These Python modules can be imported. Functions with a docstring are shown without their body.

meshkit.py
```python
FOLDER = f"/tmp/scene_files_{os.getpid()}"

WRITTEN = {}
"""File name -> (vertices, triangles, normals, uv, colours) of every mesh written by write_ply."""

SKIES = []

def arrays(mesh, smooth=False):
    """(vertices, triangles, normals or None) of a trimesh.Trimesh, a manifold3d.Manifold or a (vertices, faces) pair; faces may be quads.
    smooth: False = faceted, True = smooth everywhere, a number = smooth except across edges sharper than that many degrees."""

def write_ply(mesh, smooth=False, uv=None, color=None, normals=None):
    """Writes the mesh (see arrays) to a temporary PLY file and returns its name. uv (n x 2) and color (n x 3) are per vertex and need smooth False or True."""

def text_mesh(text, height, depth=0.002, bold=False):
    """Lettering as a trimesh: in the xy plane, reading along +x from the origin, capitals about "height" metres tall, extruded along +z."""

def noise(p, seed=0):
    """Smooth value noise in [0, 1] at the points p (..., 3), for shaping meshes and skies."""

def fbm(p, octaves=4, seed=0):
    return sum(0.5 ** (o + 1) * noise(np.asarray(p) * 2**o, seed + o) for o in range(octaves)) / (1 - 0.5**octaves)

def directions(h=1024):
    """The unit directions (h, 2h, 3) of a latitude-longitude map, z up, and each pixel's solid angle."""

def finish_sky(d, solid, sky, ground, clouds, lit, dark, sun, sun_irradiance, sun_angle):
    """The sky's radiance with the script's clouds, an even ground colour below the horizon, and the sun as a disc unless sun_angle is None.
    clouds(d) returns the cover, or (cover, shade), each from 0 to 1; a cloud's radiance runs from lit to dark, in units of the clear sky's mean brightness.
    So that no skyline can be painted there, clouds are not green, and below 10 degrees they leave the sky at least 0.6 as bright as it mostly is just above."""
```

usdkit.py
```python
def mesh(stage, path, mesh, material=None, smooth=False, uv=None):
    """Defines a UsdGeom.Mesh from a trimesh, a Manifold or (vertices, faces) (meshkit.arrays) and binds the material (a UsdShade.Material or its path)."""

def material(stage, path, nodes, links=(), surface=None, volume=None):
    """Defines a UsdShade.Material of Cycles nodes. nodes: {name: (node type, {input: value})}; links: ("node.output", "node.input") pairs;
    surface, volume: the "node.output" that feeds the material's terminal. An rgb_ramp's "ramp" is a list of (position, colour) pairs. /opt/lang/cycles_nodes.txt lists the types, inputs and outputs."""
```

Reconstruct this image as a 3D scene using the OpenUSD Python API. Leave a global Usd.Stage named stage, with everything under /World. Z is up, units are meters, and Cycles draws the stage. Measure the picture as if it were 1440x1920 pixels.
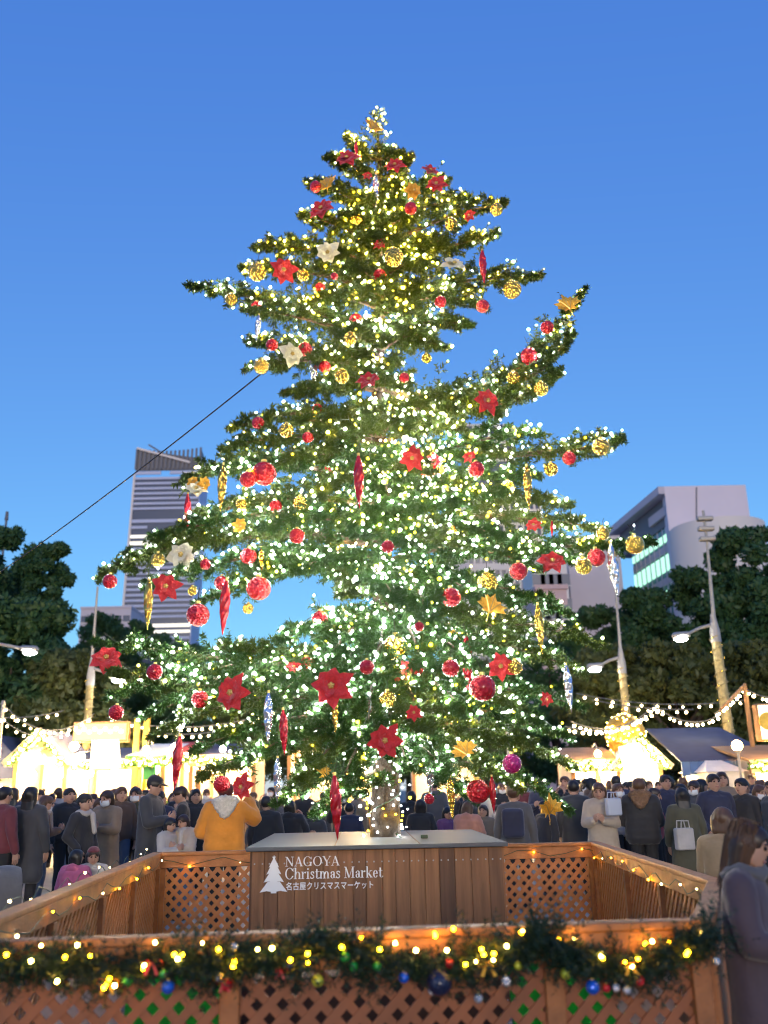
import math, random, json
import numpy as np, trimesh, manifold3d as m3, usdkit, meshkit
from shapely import Point, Polygon, LineString, box as sbox, union_all, affinity
from pxr import Usd, UsdGeom, UsdLux, UsdShade, Gf, Vt, Sdf

stage = Usd.Stage.CreateInMemory()
UsdGeom.SetStageUpAxis(stage, 'Z')
UsdGeom.SetStageMetersPerUnit(stage, 1.0)
WORLD = UsdGeom.Xform.Define(stage, '/World')

# ---------------------------------------------------------------- camera, sky, evening glow, exposure
F, PITCH, ROLL, EYE = 1700.0, math.radians(17.0), math.radians(1.1), np.array([0.0, 0.0, 1.6])
r0 = np.array([1.0, 0, 0]); f0 = np.array([0, math.cos(PITCH), math.sin(PITCH)]); u0 = np.array([0, -math.sin(PITCH), math.cos(PITCH)])
RC = math.cos(ROLL) * r0 - math.sin(ROLL) * u0
UC = math.cos(ROLL) * u0 + math.sin(ROLL) * r0
cam = UsdGeom.Camera.Define(stage, '/World/camera')
cam.CreateHorizontalApertureAttr(36.0)
cam.CreateFocalLengthAttr(36.0 * F / 1440.0)
cam.AddTransformOp().Set(Gf.Matrix4d(*RC, 0, *UC, 0, *(-f0), 0, *EYE, 1))
cam.CreateFStopAttr(1.9)
cam.CreateFocusDistanceAttr(8.6)
cam.CreateExposureAttr(1.1)
SUN_EL, SUN_ROT = math.radians(8.0), math.radians(180.0)      # the evening glow is behind the camera
usdkit.material(stage, '/World/Looks/sky_look', {
    "s": ("sky_texture", {"sky_type": "single_scattering", "sun_disc": False, "sun_elevation": SUN_EL, "sun_rotation": SUN_ROT, "ozone_density": 6.5, "aerosol_density": 0.4, "air_density": 1.0}),
    "h": ("hsv", {"hue": 0.512, "saturation": 0.99, "value": 1.0}),
    "k": ("mix_color", {"blend_type": "multiply", "fac": 1.0, "b": (1.38, .955, .36), "use_clamp": False}),
    "c": ("mix_color", {"blend_type": "add", "fac": 1.0, "b": (.048, .285, 1.60), "use_clamp": False}),      # the even blue of the hour after sunset
    "b": ("background_shader", {"strength": 0.15})}, [("s.color", "h.color"), ("h.color", "k.a"), ("k.result", "c.a"), ("c.result", "b.color")], surface="b.background")
dome = UsdLux.DomeLight.Define(stage, '/World/sky')
UsdShade.MaterialBindingAPI.Apply(dome.GetPrim()).Bind(UsdShade.Material.Get(stage, '/World/Looks/sky_look'))
dome.GetPrim().SetCustomDataByKey('kind', 'structure')
glow = UsdLux.DistantLight.Define(stage, '/World/evening_glow')
glow.CreateNormalizeAttr(True); glow.CreateIntensityAttr(0.12); glow.CreateAngleAttr(14.0); glow.CreateColorAttr(Gf.Vec3f(1.0, 0.84, 0.76))
glow.AddRotateXOp().Set(90.0 - math.degrees(SUN_EL))           # -z now points along +y and slightly down

# ---------------------------------------------------------------- helpers
rng = np.random.default_rng(7)
random.seed(7)
V = lambda *a: np.array(a, float)
def ray(px, py):
    return f0 + RC * ((px - 720) / F) + UC * ((960 - py) / F)
def P(px, py, d):                       # the point seen at a spot of the picture, on the plane y = d
    r = ray(px, py); return EYE + r * (d / r[1])
def G(px, py, z):                       # the same, at the height z
    r = ray(px, py); return EYE + r * ((z - EYE[2]) / r[2])
def proj(p):
    q = np.atleast_2d(p) - EYE; w = q @ f0
    return np.stack([720 + F * (q @ RC) / w, 960 - F * (q @ UC) / w], 1)
_count = {}
def path_of(name, parent=None):
    base = str(parent.GetPath()) if parent is not None else '/World'
    k = _count.get((base, name), 0); _count[(base, name)] = k + 1
    return f'{base}/{name}' + (f'_{k:03d}' if k else '')
def tag(o, label=None, cat=None, group=None, kind=None):
    o = o.GetPrim() if hasattr(o, 'GetPrim') else o
    for k, v in (('label', label), ('category', cat), ('group', group), ('kind', kind)):
        if v: o.SetCustomDataByKey(k, v)
    return o
def obj(name, mesh, mat, parent=None, smooth=False, kind=None):
    p = usdkit.mesh(stage, path_of(name, parent), mesh, mat, smooth=smooth).GetPrim()
    if kind: p.SetCustomDataByKey('kind', kind)
    return p
def tri(name, v, f, mat, parent=None, kind=None, at=None):
    m = UsdGeom.Mesh.Define(stage, path_of(name, parent))
    m.CreatePointsAttr(v if not isinstance(v, np.ndarray) else Vt.Vec3fArray.FromNumpy(np.ascontiguousarray(v, np.float32)))
    if isinstance(f, np.ndarray):
        n = len(f); m.CreateFaceVertexCountsAttr(Vt.IntArray.FromNumpy(np.full(n, f.shape[1], np.int32))); m.CreateFaceVertexIndicesAttr(Vt.IntArray.FromNumpy(np.ascontiguousarray(f, np.int32).ravel()))
    else:
        m.CreateFaceVertexCountsAttr(f[0]); m.CreateFaceVertexIndicesAttr(f[1])
    m.CreateSubdivisionSchemeAttr('none')
    if at is not None: m.AddTranslateOp().Set(Gf.Vec3d(*map(float, at)))
    UsdShade.MaterialBindingAPI.Apply(m.GetPrim()).Bind(mat)
    if kind: m.GetPrim().SetCustomDataByKey('kind', kind)
    return m.GetPrim()
def mat4(loc, rz=0, s=1.0, rx=0, ry=0):
    m = trimesh.transformations.euler_matrix(rx, ry, rz, 'sxyz'); m[:3, :3] *= s; m[:3, 3] = loc
    return m
def thing(name, label, cat, M=None, group=None):
    x = UsdGeom.Xform.Define(stage, path_of(name))
    M = np.eye(4) if M is None else M
    x.AddTransformOp().Set(Gf.Matrix4d(*M.T.ravel().tolist()))
    return tag(x, label, cat, group)
def dup(root, M, label, group=None, name=None):
    was = root.GetCustomData()
    r = thing(name or root.GetName(), label, was['category'], M, group or was.get('group'))
    r.GetReferences().AddInternalReference(root.GetPath()); r.SetInstanceable(True)
    return r
cat = trimesh.util.concatenate
def bx(x0, x1, y0, y1, z0, z1):
    m = trimesh.creation.box([x1 - x0, y1 - y0, z1 - z0]); m.apply_translation([(x0 + x1) / 2, (y0 + y1) / 2, (z0 + z1) / 2]); return m
def tube(pts, rad, n=8, caps=True):
    p = np.asarray(pts, float); rad = np.broadcast_to(rad, (len(p),))
    t = np.gradient(p, axis=0); t /= np.linalg.norm(t, axis=1, keepdims=True) + 1e-12
    ref = V(0, 0, 1) if abs(t[:, 2]).mean() < .8 else V(0, 1, 0)
    a = np.cross(t, ref); a /= np.linalg.norm(a, axis=1, keepdims=True) + 1e-12
    b = np.cross(t, a); ang = np.arange(n) * 2 * np.pi / n
    v = p[:, None] + rad[:, None, None] * (np.cos(ang)[None, :, None] * a[:, None] + np.sin(ang)[None, :, None] * b[:, None])
    i, j = np.meshgrid(np.arange(len(p) - 1), np.arange(n), indexing='ij')
    q = np.stack([i * n + j, i * n + (j + 1) % n, (i + 1) * n + (j + 1) % n, (i + 1) * n + j], -1).reshape(-1, 4)
    f = np.vstack([q[:, [0, 1, 2]], q[:, [0, 2, 3]]]); v = v.reshape(-1, 3)
    if caps:
        c0, c1 = len(v), len(v) + 1; v = np.vstack([v, p[0], p[-1]]); k = np.arange(n); L = (len(p) - 1) * n
        f = np.vstack([f, np.stack([k * 0 + c0, (k + 1) % n, k], 1), np.stack([k * 0 + c1, L + k, L + (k + 1) % n], 1)])
    m = trimesh.Trimesh(v, f, process=False); m.invert() if m.volume < 0 else None
    return m
def beam(a, b, w, h, up=V(0, 0, 1)):       # a straight squared timber from a to b, w wide and h along up
    a, b = V(*a), V(*b); t = (b - a) / np.linalg.norm(b - a); s = np.cross(t, up); s /= np.linalg.norm(s); u = np.cross(s, t)
    v = [p + s * i * w / 2 + u * j * h / 2 for p in (a, b) for i, j in ((-1, -1), (1, -1), (1, 1), (-1, 1))]
    f = [(0, 1, 2, 3), (7, 6, 5, 4), (0, 4, 5, 1), (1, 5, 6, 2), (2, 6, 7, 3), (3, 7, 4, 0)]
    m = trimesh.Trimesh(v, [g for q in f for g in ((q[0], q[1], q[2]), (q[0], q[2], q[3]))], process=False)
    m.invert() if m.volume < 0 else None
    return m
def extr(poly, h):
    return cat([trimesh.creation.extrude_polygon(g, h, engine='earcut') for g in getattr(poly, 'geoms', [poly])])
def rbox(x0, x1, y0, y1, z0, z1, r=.02):   # a box with rounded edges
    s = m3.Manifold.sphere(r, 8)
    return m3.Manifold.batch_hull([s.translate((x, y, z)) for x in (x0 + r, x1 - r) for y in (y0 + r, y1 - r) for z in (z0 + r, z1 - r)])
def tm(man, refine=None, smooth=0):
    if refine: man = man.refine_to_length(refine)
    q = man.to_mesh(); t = trimesh.Trimesh(np.array(q.vert_properties)[:, :3], np.array(q.tri_verts), process=True)
    if smooth: trimesh.smoothing.filter_taubin(t, iterations=smooth)
    return t
def prism(foot_lo, foot_hi):               # a closed solid between two polygons of as many corners
    n = len(foot_lo); v = np.vstack([foot_lo, foot_hi]); f = []
    for i in range(n):
        j = (i + 1) % n; f += [(i, j, n + j), (i, n + j, n + i)]
    for i in range(1, n - 1): f += [(0, i + 1, i), (n, n + i, n + i + 1)]
    m = trimesh.Trimesh(v, f, process=False); m.invert() if m.volume < 0 else None
    return m

# ---------------------------------------------------------------- materials
LOOK = {}
def mat(name, col, rough=.6, metal=0.0, var=0.0, scale=6.0, bump=0.0, bscale=30.0, coat=0.0, trans=0.0, stretch=None, sss=0.0, alpha=None, sheen=0.0):
    if name in LOOK: return LOOK[name]
    n = {"p": ("principled_bsdf", {"base_color": col, "roughness": rough, "metallic": metal})}; l = []
    if coat: n["p"][1]["coat_weight"] = coat; n["p"][1]["coat_roughness"] = .1
    if trans: n["p"][1]["transmission_weight"] = trans
    if sheen: n["p"][1]["sheen_weight"] = sheen
    n["t"] = ("texture_coordinate", {})
    src = "t.object"
    if stretch:
        n["m"] = ("mapping", {"scale": stretch}); l.append(("t.object", "m.vector")); src = "m.vector"
    if var:
        c = np.array(col)
        n["n"] = ("noise_texture", {"scale": scale, "detail": 5.0, "roughness": .6})
        n["r"] = ("rgb_ramp", {"ramp": [(.25, tuple(c * (1 - var))), (.5, tuple(c)), (.75, tuple(np.minimum(c * (1 + var), 1)))]})
        l += [(src, "n.vector"), ("n.fac", "r.fac"), ("r.color", "p.base_color")]
    if bump:
        n["bn"] = ("noise_texture", {"scale": bscale, "detail": 3.0}); n["b"] = ("bump", {"strength": bump, "distance": .02})
        l += [(src, "bn.vector"), ("bn.fac", "b.height"), ("b.normal", "p.normal")]
    if not var and not bump: n.pop("t"); n.pop("m", None); l = []
    LOOK[name] = usdkit.material(stage, '/World/Looks/' + name, n, l, surface="p.BSDF")
    return LOOK[name]
def emit(name, col, strength):
    if name not in LOOK:
        LOOK[name] = usdkit.material(stage, '/World/Looks/' + name, {"e": ("emission", {"color": col, "strength": strength})}, [], surface="e.emission")
    return LOOK[name]
def leafmat(name, c1, c2, trans=.3, rough=.55):
    n = {"g": ("geometry", {}), "r": ("rgb_ramp", {"ramp": [(0., c1), (1., c2)]}), "p": ("principled_bsdf", {"roughness": rough}), "t": ("translucent_bsdf", {}), "x": ("mix_closure", {"fac": trans})}
    l = [("g.random_per_island", "r.fac"), ("r.color", "p.base_color"), ("r.color", "t.color"), ("p.BSDF", "x.closure1"), ("t.BSDF", "x.closure2")]
    LOOK[name] = usdkit.material(stage, '/World/Looks/' + name, n, l, surface="x.closure")
    return LOOK[name]
BULB_WARM = emit('warm_bulb', (1.0, .64, .09), 170.0)
BULB_COOL = emit('cool_bulb', (.86, .93, .96), 105.0)
BULB_IVORY = emit('ivory_bulb', (1.0, .84, .52), 125.0)
BULB_GOLD = emit('gold_bulb', (1.0, .60, .007), 36.0)
BULB_AMBER = emit('amber_bulb', (1.0, .46, .005), 55.0)
BULB_HONEY = emit('honey_bulb', (1.0, .60, .10), 60.0)
BULB_FEST = emit('festoon_bulb', (1.0, .74, .36), 14.0)
RAILB = emit('rail_bulb', (1.0, .72, .25), 14.0)
_ico = trimesh.creation.icosahedron()
ICO_V, ICO_F = np.array(_ico.vertices), np.array(_ico.faces)
_icof = (Vt.IntArray([3] * 20), Vt.IntArray.FromNumpy(ICO_F.astype(np.int32).ravel()))
_icov = {}
def bulb(at, r, m, parent, name='bulb'):
    k = round(r, 4)
    if k not in _icov: _icov[k] = Vt.Vec3fArray.FromNumpy((ICO_V * k).astype(np.float32))
    return tri(name, _icov[k], _icof, m, parent, at=at)
def bulbs_joined(pts, rs, m, parent, name):
    v = (np.asarray(pts)[:, None] + ICO_V[None] * np.asarray(rs)[:, None, None]).reshape(-1, 3)
    f = (ICO_F[None] + (np.arange(len(pts)) * 12)[:, None, None]).reshape(-1, 3)
    return tri(name, v, f, m, parent, kind='stuff')

# ---------------------------------------------------------------- ground
GROUND = mat('paving_stone', (.20, .185, .17), .8, var=.25, scale=1.2, bump=.3, bscale=40)
tag(obj('ground', bx(-600, 600, -300, 900, -.3, 0), GROUND), kind='structure')
# ---------------------------------------------------------------- far buildings
CONC = mat('pale_concrete', (.44, .41, .47), .8, var=.08, scale=.12)
LILAC = mat('lilac_panel', (.38, .43, .60), .7, var=.06, scale=.1)
DARKGLASS = mat('dark_glass', (.05, .065, .12), .25, coat=.0)
LOUVRE = mat('grey_louvre', (.11, .12, .15), .6)
WHITEPAINT = mat('white_paint', (.58, .55, .54), .6)
LIT_WARM = emit('lit_office', (1.0, .93, .82), .75)
LIT_GREEN = emit('lit_gallery', (.42, .90, .66), .8)

def lerp(a, b, t): return a + (b - a) * t
def wall_quad(a, b, c, d, n, t):            # a solid slab on the quad a-b-c-d (a, b low), t proud along n
    q = np.array([a, b, c, d]); return prism(q, q + n * t)

def left_tower():
    t = thing('office_tower', 'slender office tower with pale floor bands and a dark slanted crown', 'building')
    D = 250.0
    A, B = P(230, 1180, D), P(358, 1190, D); A[2] = B[2] = 0
    At, Bt = P(258, 842, D), P(377, 842, D); zt = At[2]; Bt[2] = zt
    A = At + (P(232, 1150, D) - At) * (zt / (zt - P(232, 1150, D)[2])); A[2] = 0
    B = Bt + V(-1.6, 0, 0); B[2] = 0
    Rt = P(390, 862, D + 16); Rt[2] = zt; R = Rt + V(-1.5, 0, 0); R[2] = 0
    Lt = At + V(1.5, 20, 0); L = A + V(1.5, 20, 0)
    obj('tower_core', prism([A, B, R, L], [At + V(0, 0, -9), Bt + V(0, 0, -9), Rt + V(0, 0, -9), Lt + V(0, 0, -9)]), DARKGLASS, t)
    n = V(0, -1, 0); side = np.cross(R - B, V(0, 0, 1)); side /= np.linalg.norm(side); side = side if side[0] > 0 else -side
    obj('side_wall', wall_quad(B + side * .02, R + side * .02, lerp(R, Rt, .93) + side * .02, lerp(B, Bt, .93) + side * .02, side, .3), LILAC, t)
    zf = lambda py: P(300, py, D)[2] / zt
    # floor bands: (picture row, height in rows, left share, right share, lit)
    rows = [(884, 6, 0, .4, 0), (884, 6, .54, 1, 0)]
    rows += [(895 + 9.4 * k, 4.3, 0, 1, 0) for k in range(7)]
    rows += [(974, 6, 0, 1, 0), (986, 5, 0, .25, 0), (1003, 5, 0, 1, 1), (1015, 6, 0, 1, 1), (1027, 5, 0, .8, 0), (1040, 5, 0, 1, 1)]
    rows += [(1052 + 10.2 * k, 4.6, 0, 1, 0) for k in range(11)]
    rows += [(1170, 6, 0, 1, 1), (1182, 5, .3, 1, 1), (1194, 5, .3, 1, 0), (1205, 5, 0, 1, 0), (1217, 5, 0, 1, 0)]
    for py, h, s0, s1, lit in rows:
        z0, z1 = zf(py + h), zf(py)
        q = [lerp(lerp(A, At, z), lerp(B, Bt, z), s) for z, s in ((z0, s0), (z0, s1), (z1, s1), (z1, s0))]
        obj('lit_floor_band' if lit else 'floor_band', wall_quad(*q, n, .35), LIT_WARM if lit else LILAC, t)
    # edge fin that catches the light, louvred crown
    for k in range(16):
        s = k / 15; z0, z1 = zf(880), 1.0 - .018 * 0
        a = lerp(lerp(A, At, z0), lerp(B, Bt, z0), s); b = lerp(At, Bt, s)
        obj('crown_fin', beam(a + n * .3, b + n * .3 + V(0, 0, -3.5 * s * (1 - s)), .55, .5, up=n), LOUVRE, t)
    z0 = zf(882)
    q = [lerp(lerp(A, At, z0), lerp(B, Bt, z0), s) for s in (0, 1)]
    obj('crown_wall', wall_quad(q[0], q[1], lerp(At, Bt, .98) + V(0, 0, -3.2), At + V(0, 0, -.2), V(0, 1, 0), .4), LOUVRE, t)
    obj('crown_side', prism([q[1], lerp(R, Rt, z0), lerp(R, Rt, z0) + V(-.4, 0, 0), q[1] + V(-.4, 0, 0)], [Bt, Rt, Rt + V(-.4, 0, 0), Bt + V(-.4, 0, 0)]), LOUVRE, t)
    obj('crown_beam', beam(At + V(0, -.6, 0), P(356, 867, D - .6), .5, .6), WHITEPAINT, t)
    obj('crown_brace', beam(P(279, 834, D + 6), P(318, 858, D + 4), .5, .5), LOUVRE, t)
    obj('edge_fin', beam(A + V(-.3, -.2, 0), At + V(-.3, -.2, -8), .6, .6, up=V(0, -1, 0)), WHITEPAINT, t)
left_tower()

def mid_tower():
    D = 190.0
    t = thing('tower_block', 'white gridded tower block glimpsed behind the right side of the tree', 'building')
    def blk(x0, x1, top, low, d, depth, name, m):
        a, b = P(x0, top, d), P(x1, top, d); z0 = max(P(x0, low, d)[2], 0); z = max(a[2], b[2])
        obj(name, bx(a[0], b[0], d, d + depth, z0, z), m, t); return a[0], b[0], z0, z
    x0, x1, z0, z1 = blk(872, 962, 797, 940, D + 4, 16, 'upper_block', DARKGLASS)
    W = x1 - x0
    for k in range(7): obj('mullion', bx(x0 + W * k / 6.2 - .18, x0 + W * k / 6.2 + .18, D + 3.6, D + 3.99, z1 - 9, z1), WHITEPAINT, t)
    for k in range(3): obj('floor_edge', bx(x0, x1 - 3 * (k == 0), D + 3.5, D + 3.98, z1 - .3 - 4.4 * k, z1 - 4.4 * k), WHITEPAINT, t)
    x0, x1, z0, z1 = blk(872, 1012, 934, 1480, D, 22, 'main_block', DARKGLASS)
    W = x1 - x0
    for k in range(13): obj('mullion', bx(x0 + W * k / 12 - .2, x0 + W * k / 12 + .2, D - .5, D - .01, max(z1 - 40, 0), z1), WHITEPAINT, t)
    for k in range(14):
        z = z1 - 3.0 * k
        obj('floor_edge', bx(x0, x1, D - .6, D - .02, z - (1.5 if k % 2 else .5), z), WHITEPAINT, t)
    xa = P(842, 950, D)[0]
    obj('stair_wall', bx(xa, x0 - .05, D - 1.5, D + 20, 0, z1 + .5), CONC, t)
mid_tower()

def museum():
    t = thing('museum_building', 'pale slab sided building with sloping glass front above the trees', 'building')
    D = 110.0
    C = P(1245, 912, D); H = C[2]
    Lf = G(1152, 990, H); Rr = P(1398, 912, D); Rr[2] = H
    back = V(4, 26, 0)
    dn = lambda p, z=0.0: V(p[0], p[1], z)
    out = np.cross(Lf - C, V(0, 0, 1)); out /= np.linalg.norm(out); out = -out if out[0] > 0 else out
    iw = -out * .9
    foot = [C, Rr, Rr + back, Lf + V(14, 6, 0), C + iw * 0 + (Lf - C) * .02]
    SLAB = mat('white_slab', (.56, .52, .60), .7, var=.05, scale=.15)
    obj('end_slab', prism([dn(C), dn(Rr), dn(Rr + back), dn(C + back)], [C, Rr, Rr + back, C + back]), SLAB, t)
    # slab stages: roof edge, dark soffit, clerestory beam, glazed gallery
    def strip(name, zt0, zt1, m, o0, o1, a=0.0, b=1.0):
        p, q = lerp(C, Lf, a), lerp(C, Lf, b)
        pts = [dn(p + out * o0), dn(q + out * o0), dn(q + out * o1), dn(p + out * o1)]
        obj(name, prism([dn(x, zt0) for x in pts], [dn(x, zt1) for x in pts]), m, t)
    strip('roof_edge', H - 1.0, H - .02, CONC, -3, .8, .0, 1.06)
    strip('soffit_wall', H - 4.6, H - 1.02, LOUVRE, -4, -.6)
    strip('clerestory_beam', H - 3.5, H - 2.3, CONC, -.58, -.2, .0, .35)
    strip('gallery_glass', 2, H - 4.7, mat('teal_glass', (.10, .22, .24), .2), -4, -.8, 0, .8)
    for k, (z, lit) in enumerate(((H - 5.6, 1), (H - 7.0, 0), (H - 8.2, 1), (H - 11, 0), (H - 12.5, 1))):
        strip('gallery_light' if lit else 'gallery_rail', z - (.9 if k != 2 else 2.0), z, LIT_GREEN if lit else CONC, -.78, -.6, .0, .78)
    strip('lower_wall', 0, H - 10.2, CONC, -5, .05, .8, 1.5)
    for k in range(9): strip('glass_mullion', 3, H - 4.75, CONC, -.60, -.52, .088 * k, .088 * k + .012)
    # curved pale drum and small rooftop plant in front of the end slab
    c = P(1345, 1000, D - 6); rad = 5.5; z = P(1345, 985, D - 6)[2]
    cyl = trimesh.creation.cylinder(rad, z, sections=40); cyl.apply_translation([c[0] + .5, D - 4.5, z / 2])
    obj('entrance_drum', cyl, WHITEPAINT, t, smooth=40)
    obj('panel_joint', beam(P(1306, 914, D - .1), P(1306, 1000, D - .1), .12, .12, up=V(0, -1, 0)), LOUVRE, t)
museum()

def slabs(name, label, x0, x1, top, d, depth, m, rows=0, cols=0):
    t = thing(name, label, 'building')
    a, b = P(x0, top, d), P(x1, top, d); z = (a[2] + b[2]) / 2
    obj('wall', bx(a[0], b[0], d, d + depth, 0, z), m, t)
    obj('parapet', bx(a[0] - .15, b[0] + .15, d - .2, d + depth + .2, z + .003, z + .5), m, t)
    W = b[0] - a[0]
    for i in range(rows):
        for j in range(cols):
            x = a[0] + W * (j + .5) / cols; zz = z - 3.2 * (i + 1)
            w = obj('window', bx(x - .8, x + .8, d - .05, d - .004, zz, zz + 1.5), DARKGLASS, t)
            obj('sill', bx(x - .9, x + .9, d - .15, d - .053, zz - .12, zz), WHITEPAINT, w)
    return t
slabs('concrete_building', 'plain pale concrete block left of the sloping glass front', 1062, 1160, 1012, 118, 14, CONC)
slabs('apartment_building', 'small white building with dark square windows beside the concrete block', 1000, 1062, 1052, 112, 10, WHITEPAINT, 5, 4)
slabs('brick_building', 'pinkish low building half hidden by the gold ornaments', 1005, 1062, 1105, 95, 10, mat('pink_render', (.5, .36, .36), .8, var=.1), 2, 3)
slabs('flat_roofed_building', 'tiny pale building on the skyline between the trees and the slender tower', 152, 246, 1141, 210, 12, CONC, 1, 6)
t = thing('rooftop_mast', 'thin grey mast rising over the leftmost dark tree', 'mast')
a = P(12, 975, 60); obj('pole', tube([V(a[0], 60, 0), a], [.16, .08]), LOUVRE, t); obj('cap', tube([a, a + V(0, 0, .6)], [.14, .1]), LOUVRE, t)

# ---------------------------------------------------------------- trees behind the market
LEAF_DARK = leafmat('dark_leaf', (.04, .10, .035), (.13, .25, .07), .4)
LEAF_OLIVE = leafmat('olive_leaf', (.07, .09, .025), (.19, .20, .05), .4)
BARK = mat('bark', (.07, .05, .04), .9, var=.4, scale=4, bump=.6)
def leaf_cloud(c, r, n, size, g):           # n leaf quads spread through the clumps c (k x 3) of radii r (k)
    k = g.choice(len(c), n, p=r**2 / (r**2).sum())
    d = g.normal(size=(n, 3)); d /= np.linalg.norm(d, axis=1, keepdims=True)
    p = c[k] + d * (r[k] * g.uniform(.55, 1.05, n) )[:, None] * V(1, 1, .85)
    a = g.normal(size=(n, 3)); a /= np.linalg.norm(a, axis=1, keepdims=True)
    b = np.cross(a, d + g.normal(size=(n, 3)) * .5); b /= np.linalg.norm(b, axis=1, keepdims=True) + 1e-9
    s = size * g.uniform(.6, 1.3, n)[:, None]
    v = np.stack([p - a * s, p + b * s * .45, p + a * s, p - b * s * .45], 1).reshape(-1, 3)
    return v, np.arange(n * 4).reshape(-1, 4)
def big_tree(px, top, hw, d, label, m, g, n=9000, low=2.2, group='trees behind the market', leaf=.17):
    t = thing('broadleaf_tree', label, 'tree', group=None)
    tp = P(px, top, d); ht = tp[2]; w = hw * d * .95 / F
    base = V(tp[0], d, 0)
    obj('trunk', tube([base, base + V(.1, 0, ht * .3), base + V(-.15, .1, ht * .75)], [.045 * ht * .6, .035 * ht * .6, .05], 10), BARK, t, smooth=60)
    for k in range(5):
        a = g.uniform(0, 6.28); s = base + V(0, 0, ht * g.uniform(.25, .5))
        obj('limb', tube([s, s + V(math.cos(a) * w * .4, math.sin(a) * w * .4, ht * .14), s + V(math.cos(a) * w * .8, math.sin(a) * w * .8, ht * .3)], [.16, .1, .03], 6), BARK, t, smooth=60)
    K = 75
    zz = g.uniform(low, ht, K); rel = (zz - low) / (ht - low)
    prof = np.sqrt(np.clip(1 - np.clip((rel - .35) / .70, -.6, 1)**2, .05, 1))
    an = g.uniform(0, 2 * np.pi, K); rr = w * prof * np.sqrt(g.uniform(.15, .95, K))
    c = np.stack([base[0] + np.cos(an) * rr, d + np.sin(an) * rr, zz], 1)
    r = g.uniform(.2, .38, K) * w * (.7 + .3 * prof)
    c[:, 2] = np.minimum(c[:, 2], ht - r * .8)
    c[0] = base + V(0, 0, ht - r[0] * .85)
    v, f = leaf_cloud(c, r, int(n * 2.1), leaf, g)
    cr = tri('crown', v, f, m, t)
    return t
g = np.random.default_rng(21)
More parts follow.
